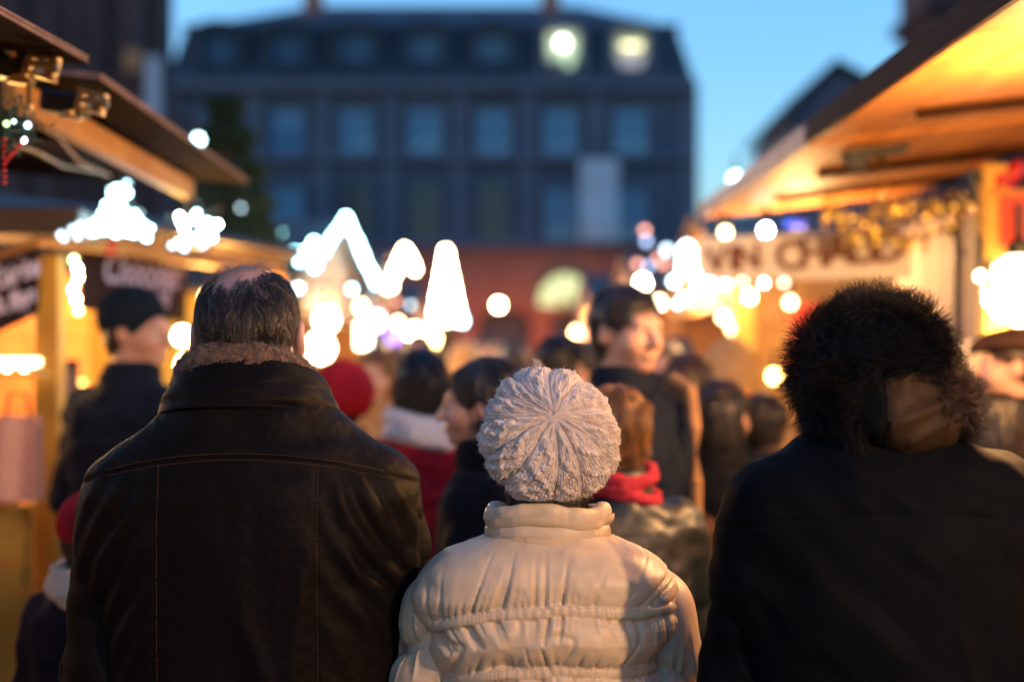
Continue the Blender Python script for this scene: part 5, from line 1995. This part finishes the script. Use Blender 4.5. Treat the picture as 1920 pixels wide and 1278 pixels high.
    Vb = V * np.array([1, -1, 1]) + np.array([0, .07, 0])
    F2 = np.concatenate([F, F[:, ::-1] + len(V)])
    local_link('cloth', fastmesh('cloth', np.concatenate([V, Vb]), F2), tw, pk)
    m = MB().tube([(-.05, .03, 0), (-.04, .03, .10), (.04, .03, .10), (.05, .03, 0)], .008, 6)
    local_link('strap', m.mesh('strap'), tw, nmat('strap_dark', (.03, .02, .02), .7))
    mn = thing('menu_board', 'small grey menu board with chalk lines fixed beside the yellow post', 'menu board', P(128, 740, 7.3))
    MB().box(P(130, 750, 7.35), (.10, .02, .42), None, .003).build('board', nmat('menu_dark', (.04, .03, .035), .6), mn)
    for k in range(11):
        MB().box(P(131, 700 + k * 9.5, 7.33), (.06 + .02 * random.random(), .004, .008), None, 0).build('chalk_line', CHALK, mn)
    lamp('stall_lamp', 'warm globe lamp inside the chalk board stall, hidden under its lintel', (-1.9, 9.35, 2.02), .05, E_WARM2, 75, (1, .46, .10), 'lamp', .06)
    lamp('stall_lamp', 'warm lamp over the counter at the far left edge', (-2.75, 7.3, 1.98), .05, E_WARM2, 28, (1, .60, .2), 'lamp', .06)
    lamp('stall_lamp', 'lamp hanging inside the second left stall above its counter', (-2.55, 5.6, 2.0), .03, E_WARM2, 4, (1, .42, .10), 'lamp', .05)
    lamp('stall_lamp', 'lamp hanging inside the nearest left stall above its counter', (-2.75, 2.6, 2.0), .03, E_WARM2, 2, (1, .55, .25), 'lamp', .05)
    return L3


def hut(label, side, X, y0, y1, zeave, zpeak, wallm, boards=ORBRD, depth=1.7, glow=None):
    """a small gabled market hut whose gable faces the alley"""
    yc = (y0 + y1) / 2
    s = side
    root = thing('market_hut', label, 'market hut', (X + s * depth / 2, yc, 0), group='gabled huts along the alley')
    M = None
    # gable board facing the alley: boards cut to the slope
    n = 9
    m = MB()
    for i in range(n):
        t0, t1 = i / n, (i + 1) / n
        ya, yb = y0 + (y1 - y0) * t0, y0 + (y1 - y0) * t1
        zt = min(zeave + (zpeak - zeave) * (1 - abs(2 * ((t0 + t1) / 2) - 1)), zpeak) - .04
        MB().box((X + s * .04, (ya + yb) / 2, (zt + zeave - .28) / 2), (.03, yb - ya - .01, zt - zeave + .28), None, .003).build('plank', wallm, root)
    for yy in (y0 + .05, y1 - .05):
        MB().box((X + s * .05, yy, zeave / 2), (.09, .09, zeave), None, .005).build('post', PINE, root)
    planks(root, (X + s * .05, y0 + .1), (X + s * .05, y1 - .1), .06, .95, .03, wallm, .2)
    MB().box((X, yc, .98), (.4, y1 - y0 - .1, .04), None, .005).build('counter', PINE, root)
    planks(root, (X + s * depth, y0), (X + s * depth, y1), .06, zeave, .03, boards, .22)
    planks(root, (X + s * .1, y0 + .03), (X + s * depth, y0 + .03), .06, zeave, .03, boards, .22)
    for a, b, za, zb_ in ((y0 - .12, yc, zeave - .06, zpeak), (yc, y1 + .12, zpeak, zeave - .06)):
        L = math.hypot(b - a, zb_ - za)
        R = Matrix.Rotation(math.atan2(zb_ - za, b - a), 3, 'X')
        MB().box((X + s * (depth / 2 - .02), (a + b) / 2, (za + zb_) / 2 + .03), (depth + .06, L, .04), R, .004).build('roof_slope', DKWOOD, root)
    return root


def far_stalls():
    hut('gabled hut on the left with a cool white chevron of lights', -1, -1.40, 10.2, 15.0, 2.26, 2.82, DKWOOD, depth=1.9)
    string('thick chevron of cool white bulbs along the left hut gable', [P(590, 497, 10.2), P(648, 405, 12.3), P(706, 532, 15.1)], .095, .017, E_COOL)
    cl = string('cool white snowball of bulbs at the foot of the left chevron', [P(535, 440, 10.1), P(560, 470, 10.0), P(545, 500, 10.0), P(580, 455, 10.1), P(570, 490, 10.0), P(600, 480, 10.1), P(590, 500, 10.0)], .10, .020, E_COOL, wire=False, jitter=.05)
    hut('second gabled hut on the left with a warm lit gable', -1, -1.42, 16.0, 21.0, 2.35, 2.95, DKWOOD, depth=1.9)
    string('warm white bulbs climbing the second left gable', [P(730, 540, 16.4), P(742, 505, 16.9), P(757, 468, 17.6), P(768, 480, 18.2), P(778, 505, 19.0)], .10, .032, E_WARM)
    # lit cone tree
    ct = thing('cone_tree', 'tall cone of white lights standing behind the second left hut', 'light tree', P(838, 610, 14.0))
    base, top = P(838, 606, 14.0), P(836, 468, 14.0)
    MB().tube([base, top], [.05, .01], 8).build('pole', WIRE, ct)
    MB().tube([Vector((base.x, base.y, 0)), base], .04, 8).build('stand', IRON, ct)
    for i in range(120):
        t = (i + .5) / 120
        rr = (1 - t) * .145 + .012
        a = i * 2.399
        q = base.lerp(top, t)
        bulb(ct, q + Vector((rr * math.cos(a), rr * math.sin(a), 0)), .020, E_WARM if i % 3 else E_ICE)
    string('run of white bulbs below the cone of lights', [P(852, 560, 13.0), P(862, 590, 13.0), P(868, 600, 13.0)], .05, .025, E_ICE)
    # single round lights
    spots = [
        ('round warm white lamp hanging alone over the alley', 935, 572, 16, .045, E_WARM, 'lamp'),
        ('violet lantern hanging left of the warm stall lamps', 738, 631, 9.5, .05, E_VIO, 'lantern'),
        ('pale violet lantern above the violet one', 703, 602, 9.5, .06, EM('lilac', (.62, .52, 1), 2.2), 'lantern'),
        ('big warm lamp in the left stalls right of the violet lantern', 778, 626, 9.5, .058, E_WARM, 'lamp'),
        ('honey coloured lamp touching the big warm lamp', 805, 634, 9.8, .07, EM('honey', (1, .62, .15), 7), 'lamp'),
        ('amber lamp left of the dark haired man in the crowd', 1107, 590, 18, .055, EM('amber_soft', (1, .42, .06), 1.2), 'lamp'),
        ('peach lamp just right of the dark haired man at his cheek', 1226, 638, 12, .05, EM('peach', (1, .55, .2), 1.6), 'lamp'),
        ('warm lamp at the left end of the right light chain', 1205, 530, 12, .045, E_WARM, 'lamp'),
        ('soft yellow lamp under the far end of the right awning', 1360, 436, 6.8, .024, EM('straw', (1, .80, .36), 2.5), 'lamp'),
        ('violet white lamp under the far right awning', 1436, 432, 6.7, .026, EM('lilac_white', (.85, .8, 1), 9), 'lamp'),
        ('white floodlight just above the far end of the right fascia', 1380, 337, 11, .045, E_ICE, 'lamp'),
        ('pale lamp low in the right stalls above its twin', 1357, 594, 10, .035, EM('apricot', (1, .70, .34), 2.5), 'lamp'),
        ('pale lamp low in the right stalls below its twin', 1374, 615, 10, .035, EM('apricot', (1, .70, .34), 2.5), 'lamp'),
        ('amber lamp beside the hood left of its fur', 1482, 567, 9, .03, EM('apricot', (1, .70, .34), 2.5), 'lamp'),
        ('orange lamp low beside the hood near the red board', 1452, 705, 9, .035, EM('honey', (1, .62, .15), 7), 'lamp'),
        ('small white lamp high on the right post', 1838, 518, 4.95, .016, E_WARM2, 'lamp'),
        ('second small white lamp lower on the right post', 1855, 565, 4.93, .017, E_WARM, 'lamp'),
        ('cool white bulb high in the fir tree', 372, 262, 9.0, .026, E_ICE, 'lamp'),
    ]
    for lab, px, py, Y, r, mt, cat in spots:
        lamp('globe_lamp' if cat == 'lamp' else 'lantern', lab, P(px, py, Y), r, mt, cat=cat)
    bl = thing('blue_lamp_shade', 'long deep blue lamp shade under the right awning', 'lamp', P(1488, 420, 6.7))
    MB().box(P(1492, 421, 6.7), (.10, .04, .028), Matrix.Rotation(.1, 3, 'Y'), .015).build('shade', E_BLUE, bl)
    # white upright lantern
    ln = thing('lantern', 'tall white lantern standing left of the violet lantern', 'lantern', P(682, 660, 9.2))
    MB().box(P(682, 628, 9.2), (.085, .085, .17), None, .01).build('light_box', EM('lantern_white', (1, .93, .66), 1.6), ln)
    MB().lathe([(.07, 0), (.005, .06)], 4, P(682, 600, 9.2)).build('cap', IRON, ln)
    # rows of small lights
    string('row of small cool bulbs over the left stalls between the gables', [P(555, 545, 9.4), P(600, 535, 9.5), P(660, 548, 9.6), P(700, 560, 9.7), P(770, 572, 10.2)], .27, .016, E_ICE, jitter=.03, mats=[E_DIM, E_PINKD, E_ICE, E_DIM, E_PINKD])
    string('string of dim bulbs and white bulbs behind the bald man', [P(350, 512, 8.6), P(400, 500, 8.6), P(470, 492, 8.6), P(520, 520, 8.7), P(560, 540, 8.8)], .2, .016, E_ICE, jitter=.04, mats=[E_ICE, E_DIM, E_DIM])
    string('string of small pink white bulbs over the right stalls', [P(1195, 560, 10.5), P(1240, 572, 10.3), P(1300, 568, 10), P(1330, 545, 9.8), P(1395, 525, 9.4), P(1470, 530, 9)], .15, .014, E_PINK, jitter=.012, mats=[E_PINK, EM('rose_white', (1, .8, .75), 4), E_ICE])
    string('cluster of white bulbs below the slim white lantern', [P(1268, 530, 10), P(1300, 515, 10), P(1310, 540, 9.8), P(1280, 560, 9.8), P(1330, 530, 9.8)], .16, .022, E_ICE, jitter=.02, wire=False)
    string('dim rose and blue bulbs rising left of the right awning end', [P(1215, 430, 11), P(1212, 455, 11), P(1235, 480, 11), P(1250, 470, 11), P(1248, 500, 11), P(1222, 505, 11), P(1195, 495, 11)], .10, .026, E_PINKD, mats=[EM('rose_dim', (1, .42, .3), .55), EM('blue_dim', (.4, .6, 1), .5), EM('rose_dim', (1, .42, .3), .55), E_DIM], jitter=.03, wire=False)
    sl = thing('lantern', 'slim white lantern hanging at the tip of the right awning', 'lantern', P(1288, 480, 9.6))
    MB().lathe([(.01, -.115), (.055, -.10), (.045, .06), (.01, .10)], 12, P(1288, 482, 9.6)).build('light_tube', EM('slim_white', (.8, 1, .98), 1.8), sl, True)
    MB().tube([P(1288, 452, 9.6), P(1288, 425, 9.6)], .005, 6).build('hanger', IRON, sl)

    # decorations on the roof of the chalk board stall
    def deco(label, pts, n, r, mat, mats=None):
        root = thing('light_sculpture', label, 'light decoration', P(*pts[0]))
        poly = [Vector((a, b)) for a, b, _ in pts]
        k = 0
        frame = MB().tube([P(*q) for q in pts] + [P(*pts[0])], .008, 6)
        frame.build('frame', IRON, root)
        Y = pts[0][2]
        xs = [a for a, b, _ in pts]
        ys = [b for a, b, _ in pts]

        def inside(x, y):
            c = False
            j = len(pts) - 1
            for i in range(len(pts)):
                if (ys[i] > y) != (ys[j] > y) and x < (xs[j] - xs[i]) * (y - ys[i]) / (ys[j] - ys[i]) + xs[i]:
                    c = not c
                j = i
            return c
        while k < n:
            x, y = random.uniform(min(xs), max(xs)), random.uniform(min(ys), max(ys))
            if inside(x, y):
                bulb(root, P(x, y, Y + random.uniform(-.04, .04)), r, mats[k % len(mats)] if mats else mat)
                k += 1
        return root
    deco('bright white sleigh shaped light decoration on the chalk board stall roof', [(150, 432, 5.2), (190, 395, 5.2), (212, 352, 5.2), (240, 345, 5.2), (250, 385, 5.2), (284, 432, 5.2), (280, 455, 5.2), (230, 440, 5.2), (175, 445, 5.2)], 62, .0115, E_ICE)
    deco('scattered white bulb decoration right of the bright one on the stall roof', [(318, 400, 5.1), (345, 405, 5.1), (352, 372, 5.1), (378, 380, 5.1), (380, 400, 5.1), (412, 390, 5.1), (408, 455, 5.1), (370, 478, 5.1), (315, 465, 5.1)], 24, .0105, E_ICE, [E_ICE, EM('ice_bright', (.65, .95, 1), 8), E_DIM])
    deco('faint white lights at the left end of the chalk stall lintel', [(115, 425, 5.0), (150, 420, 5.0), (150, 450, 5.0), (112, 450, 5.0)], 5, .010, E_DIM)
    # interior glow of the left stall behind the bald man's ear
    L4 = hut('open hut behind the ear of the bald man with a fiercely lit inside', -1, -1.75, 8.95, 10.05, 2.08, 2.25, PINE, boards=PINEY, depth=.9)
    lamp('stall_lamp', 'lower blazing warm lamp in the open hut by the ear of the bald man', P(600, 652, 8.8), .085, EM('blaze', (1, .80, .5), 3.0, True), 10, (1, .58, .25), 'lamp')
    lamp('stall_lamp', 'blazing warm lamp above the lower one in the open hut', P(612, 600, 8.8), .07, EM('blaze', (1, .80, .5), 3.0, True), 0, cat='lamp')
    lamp('stall_lamp', 'warm lamp showing between the beanie man and the bald head', P(342, 630, 8.4), .045, E_WARM, cat='lamp')
    lamp('stall_lamp', 'warm lamp low between the beanie man and the bald man', P(350, 685, 8.4), .055, E_WARM2, cat='lamp')
    lamp('stall_lamp', 'tiny lamp at the far left edge above the small chalk board', P(2, 522, 6.6), .022, E_WARM2, cat='lamp')
    lamp('stall_lamp', 'small amber lamp beside the yellow post over the display tray', P(56, 618, 6.8), .02, EM('honey', (1, .62, .15), 7), cat='lamp')
    lamp('stall_lamp', 'amber lamp low behind the shoulder of the beanie man', P(150, 715, 8.2), .03, EM('honey', (1, .62, .15), 7), cat='lamp')

    # right side: third hut with a bright corner post
    R3 = hut('third hut on the right with a bright corner post left of the hood', 1, 1.62, 9.7, 13.5, 2.28, 2.75, PINE, boards=PINE, depth=1.9)
    MB().box((1.66, 9.62, 1.25), (.13, .13, 1.9), None, .006).build('post', PINEY, R3)
    rp = thing('red_board', 'glowing red board of the right stall beside the fur hood', 'board', P(1510, 620, 9.4))
    MB().box(P(1515, 640, 9.4), (.20, .04, .50), None, .005).build('board', REDP, rp)
    lamp('stall_lamp', 'warm lamp before the bright corner post of the third right hut', (1.62, 9.15, 2.02), .03, E_WARM2, 9, (1, .62, .25), 'lamp', .03)
    lamp('stall_lamp', 'warm lamp under the far awning lighting the mulled wine board', (1.50, 6.9, 2.17), .02, EM('gold_bulb', (1, .45, .05), .32), 34, (1, .55, .2), 'lamp', .05)  # added lamp with a dim globe, only there to brighten the wine board
    hut('fourth hut on the right half hidden by the crowd', 1, 1.5, 14.5, 19, 2.2, 2.8, GREYW, boards=ORBRD)
    hut('last hut on the right near the town hall', 1, 1.45, 21, 27, 2.3, 3.0, GREYW, boards=ORBRD)
    hut('last hut on the left near the town hall', -1, -1.4, 23, 30, 2.3, 3.0, GREYW, boards=ORBRD)
    for k, (x, y, e) in enumerate(((-1.0, 12.5, 16), (1.1, 11.6, 14), (-1.05, 18, 24), (1.1, 17, 24), (1.1, 24, 30), (-1.0, 26, 30))):
        lamp('stall_lamp', ['lamp under the eaves of the first left gable', 'lamp under the eaves of the third right hut', 'lamp under the eaves of the second left gable',
                            'lamp under the eaves of the fourth right hut', 'lamp under the eaves of the last right hut', 'lamp under the eaves of the last left hut'][k],
             (x * 1.2, y, 2.08), .035, E_WARM2, e * 3.2, (1, .50, .24), 'lamp', .05)
    # added floods before the town hall, standing in for market lamps warming the arcade
    for k, (px, e) in enumerate(((900, 2600), (1020, 2600), (1150, 2600), (760, 2000))):
        p = P(px, 640, 70)
        f = thing('floodlight', ['floodlight washing the red arcade left of the fanlight', 'floodlight washing the arcade under the fanlight', 'floodlight washing the arcade right of the fanlight', 'floodlight washing the arcade behind the cone of lights'][k], 'floodlight', (p.x, 70, 0))
        MB().tube([(p.x, 70, 0), (p.x, 70, .9)], .05, 8).build('pole', IRON, f)
        MB().box((p.x, 70, 1.0), (.5, .3, .3), None, .03).build('housing', IRON, f)
        ld = bpy.data.lights.new('flood', 'SPOT')
        ld.energy = e * .028
        ld.color = (1, .35, .16)
        ld.spot_size = math.radians(100)
        ld.spot_blend = .8
        ld.shadow_soft_size = .2
        o = bpy.data.objects.new('flood', ld)
        COL.objects.link(o)
        o.parent = f
        o.location = (0, .3, 1.0)
        o.rotation_euler = (math.radians(108), 0, 0)


def fir_tree():
    base = Vector((P(448, 0, 9.8).x, 9.8, 0))
    root = thing('fir_tree', 'dark Christmas fir rising behind the left stalls with a few lights and baubles', 'tree', base)
    top = P(392, 185, 9.8).z
    MB().tube([(base.x, base.y, 0), (base.x - .10, base.y, top)], [.07, .01], 8).build('trunk', BARK, root)
    m = MB()
    for i in range(90):
        t = (i + .5) / 90
        z = .7 + (top - .7) * t
        R = (1 - t) ** .7 * .66 + .05
        a = i * 2.399
        tip = Vector((base.x - .10 * t + R * math.cos(a), base.y + R * math.sin(a), z - R * .28))
        st = Vector((base.x - .10 * t, base.y, z))
        m.tube([st, tip], [.012, .004], 4)
    m.build('branches', BARK, root, kind='stuff')
    vs, fs = [], []
    n = 42000
    t = rng.random(n) ** 1.25
    z = .7 + (top - .68) * t
    R = ((1 - t) ** .7 * .66 + .05) * np.sqrt(rng.uniform(.15, 1, n))
    a = np.round(rng.uniform(0, 2 * np.pi, n) / .42) * .42 + rng.normal(0, .09, n)
    tier = .04 * np.sin(z * 30)
    c = np.stack([base.x - .10 * t + (R + tier) * np.cos(a), base.y + (R + tier) * np.sin(a), z - R * .28], 1)
    d = np.stack([np.cos(a), np.sin(a), np.full(n, -.2)], 1) + rng.normal(0, .6, (n, 3))
    d /= np.linalg.norm(d, axis=1, keepdims=True)
    e = np.cross(d, rng.normal(0, 1, (n, 3)))
    e /= np.linalg.norm(e, axis=1, keepdims=True)
    L = .045
    V = np.concatenate([c - e * .011, c + d * L, c + e * .011, c - d * L * .3])
    F = np.stack([np.arange(n), np.arange(n) + n, np.arange(n) + 2 * n, np.arange(n) + 3 * n], 1)
    link('needles', fastmesh('needles', V, F, False), root, GREENN, kind='stuff')
    for i in range(16):
        t = random.random() * .9
        R = (1 - t) * .62 + .05
        aa = random.uniform(-math.pi, 0)
        p = Vector((base.x + R * math.cos(aa), base.y + R * math.sin(aa), .7 + (top - .7) * t - R * .28))
        if i % 2:
            MB().lathe([(.001, -.03), (.022, -.02), (.03, 0), (.022, .02), (.001, .03)], 10, p).build('bauble', REDB, root, True)
        else:
            bulb(root, p, .012, E_DIM)


def crowd():
    CREAM = cloth('white_wool', (.62, .58, .56))
    RED = cloth('red', (.34, .012, .020))
    DRED = cloth('dark_red', (.20, .008, .012))
    GREENL = nmat('leather_green', (.006, .012, .014), .45, (.011, .019, .020), 8, bump=.3, bscale=60)
    TAN = cloth('tan', (.30, .17, .08))
    BLUE = cloth('blue_coat', (.012, .025, .07))
    ORG = cloth('orange_scarf', (.60, .20, .03))
    PINKS = cloth('rose_scarf', (.26, .02, .035))
    GREYC = cloth('grey_coat', (.06, .055, .06))
    BRN = cloth('brown_coat', (.05, .025, .015))
    OCH = cloth('ochre_coat', (.30, .14, .04))
    PKC = cloth('pink_coat', (.42, .16, .14))
    a = person('man in a black beanie and dark coat looking right before the chalk board stall', 248, 4.6, 552, -34, NAVY, hat='beanie', style='short', look=-72,
               hatmat=cloth('beanie_blue', (.006, .014, .024)), h=.0075, wide=1.12)
    m = MB()
    b = person('person in a red woolly hat beyond the leather shoulder of the bald man', 642, 4.6, 690, 12, DRED, hat='slouch', hatmat=RED, female=True, style='short')
    c = person('dark haired woman with a white scarf and red coat seen from behind', 792, 4.4, 660, 6, RED, 'black', 'bob', scarf=CREAM, female=True)
    d = person('woman with black hair in profile facing left just beyond the knitted beret', 915, 3.5, 677, 76, BLACKC, 'black', 'bun', look=14, pitch=-.0, female=True, h=.0075)
    e = person('tall dark haired man in a navy coat turned to the right under the lamps', 1168, 3.95, 541, -136, NAVY, 'black', 'short', look=-8, h=.0065, wide=1.0)
    f = person('dark head half hidden behind the shoulder of the tall man in navy', 1050, 5.1, 632, -40, BLACKC, 'black', 'short')
    g = person('auburn haired person in a dark green leather jacket with a rose scarf, hand raised', 1160, 3.3, 727, 20, GREENL, 'auburn', 'short', scarf=PINKS, scarf_r=.017, arms='mouth', h=.0075, X=.275)
    hh = person('blond woman with an orange scarf and blue coat near the bright corner post', 1368, 5.6, 640, 60, BLUE, 'blond', 'long', scarf=ORG, female=True)
    i_ = person('person in a black coat between the tall man and the blond woman', 1290, 4.6, 668, -10, BLACKC, 'brown', 'long', female=True)
    j = person('person in a dark flat cap at the right edge facing left', 1912, 4.3, 617, 75, BLACKC, 'brown', 'short', hat='cap', hatmat=cloth('cap_brown', (.03, .016, .012)))
    k = person('person in a pale woolly hat half hidden by the fur hood', 1822, 4.9, 655, 15, TAN, 'grey', 'short', hat='slouch', hatmat=cloth('pale_hat', (.70, .58, .40)), female=True)
    l = person('dark clothed person between the pale hat and the right edge', 1868, 3.9, 742, 30, BRN, 'black', 'long', female=True)
    n = person('child in a dark patterned coat with a red hat half hidden by the leather sleeve', 172, 3.2, 936, -30, cloth('child_coat', (.004, .006, .012), col2=(.02, .008, .012)), 'brown', 'short', hat='beanie', hatmat=RED,
               scarf=cloth('child_scarf', (.55, .42, .30)), arms='front')
    person('man in a dark coat squeezed between the blond woman and the fur hood', 1432, 4.7, 742, -25, NAVY, 'black', 'short')
    person('auburn haired woman in a tan coat just right of the red woolly hat', 706, 5.8, 655, 170, TAN, 'auburn', 'bob', female=True)
    person('man in a navy coat in the gap right of the tall man, facing the camera', 1245, 6.3, 640, 165, NAVY, 'brown', 'short')
    person('woman in a black coat with dark hair before the bright corner post', 1352, 4.3, 716, -40, BLACKC, 'black', 'bob', female=True)
    person('man in a dark coat low between the blond woman and the tall man', 1232, 4.9, 700, 30, NAVY, 'brown', 'short')
    # shoulder bag strap of the tall man
    s = thing('shoulder_bag', 'tan strap and bag carried over the shoulder of the tall man in navy', 'bag', P(1300, 900, 4.2))
    MB().tube([P(1262, 708, 4.12), P(1296, 730, 4.02), P(1304, 800, 3.93), P(1306, 900, 3.92), P(1306, 990, 3.95)], .016, 8).build('strap', TAN, s)
    MB().box(P(1312, 1040, 4.05), (.12, .26, .22), None, .03).build('bag_body', BRN, s)
    # people further along, made once and copied with their own clothes
    p0 = [
        ('distant walker in a pink coat', 962, 9.0, 640, 10, PKC, 'brown', 'bob', True),
        ('distant walker in a grey coat', 905, 10.5, 633, 170, GREYC, 'black', 'short', False),
        ('distant walker in an ochre coat', 872, 7.6, 640, 5, OCH, 'blond', 'long', True),
        ('distant walker in a red coat', 1268, 7.8, 634, -60, DRED, 'black', 'bob', True),
    ]
    protos = []
    for lab, px, Y, ty, rz, ct, hcx, stl, fem in p0:
        protos.append(person(lab + {962: ' straight above the knitted beret', 905: ' below the lone round lamp facing the camera', 872: ' behind the white scarfed woman', 1268: ' right of the tall man in navy'}[px],
                             px, Y, ty, rz, ct, hcx, stl, female=fem, h=.012, group='walkers further down the alley'))
    more = [
        (0, -.45, 8.2, 1.02, 175, TAN, 'walker in a tan coat facing the camera above the red hat'),
        (1, -.80, 9.3, 1.0, 0, BRN, 'walker in a brown coat behind the red hat, next to the blazing hut'),
        (2, .10, 11.2, 1.0, 180, PKC, 'walker in a rose coat facing the camera just right of the lone lamp'),
        (3, .42, 12.3, .98, 0, GREYC, 'walker in a grey coat under the pale fanlight'),
        (0, .66, 9.8, 1.0, -20, ORG, 'walker in an orange coat left of the tall man'),
        (1, -.22, 13.4, 1.0, 10, DRED, 'walker in a dark red coat deep in the alley left of the lone lamp'),
        (2, .95, 11.0, 1.03, 0, BRN, 'walker in a brown coat beside the third right hut'),
        (3, 1.15, 8.9, 1.0, 160, PKC, 'walker in a pink coat facing the camera near the mulled wine board'),
        (1, .0, 15.6, 1.0, 180, OCH, 'walker in an ochre coat far down the middle of the alley'),
        (2, -.62, 16.0, 1.0, 20, GREYC, 'walker in a grey coat by the cone of lights'),
        (0, .75, 16.5, 1.0, 190, DRED, 'walker in a dark red coat far down the right side'),
        (3, -.10, 19.0, 1.0, 0, TAN, 'walker in a tan coat near the end of the alley'),
        (1, .45, 21.0, 1.0, 180, BRN, 'farthest walker in brown before the arcade'),
        (0, -.9, 12.2, 1.0, 90, RED, 'walker in a bright red coat at the counter of the first gabled hut'),
    ]
    for idx, X, Y, s_, rz, ct, lab in more:
        o = copy_tree(protos[idx])
        o.location = (X, Y, 0)
        o.rotation_euler = (0, 0, math.radians(rz))
        o.scale = (s_,) * 3
        o['label'] = lab
        for chd in o.children:
            if chd.name.split('.')[0] in ('coat', 'collar'):
                chd.material_slots[0].link = 'OBJECT'
                chd.material_slots[0].material = ct


# ------------------------------------------------------------------ build everything
main_building()
side_buildings()
banner()
shrink(KR, right_stalls)
shrink(KL, left_stalls)
far_stalls()
fir_tree()
# lamps under the right awning; they light the people in front
lamp('stall_lamp', 'globe lamp under the nearest right awning beside the hooded person, out of frame', (1.42, 3.25, 2.23), .035, EM('awning_globe', (1, .75, .42), 2.5), 60, (1, .53, .19), 'lamp', .05, .05)
lamp('stall_lamp', 'globe lamp under the nearest right awning level with the camera', (1.60, .55, 2.22), .04, EM('awning_globe', (1, .75, .42), 2.5), 80, (1, .60, .30), 'lamp', .05, .05)
lamp('stall_lamp', 'globe lamp under the nearest right awning behind the camera', (1.60, -1.4, 2.22), .04, EM('awning_globe', (1, .75, .42), 2.5), 16, (1, .64, .38), 'lamp', .05, .05)
lamp('stall_lamp', 'big white paper globe lamp beside the yellow post at the right edge', P(1912, 545, 4.98), .125, EM('paper_globe', (1, .82, .48), 1.0, True), 8, (1, .6, .25), 'lamp', .05, .06)
crowd()
front_people()
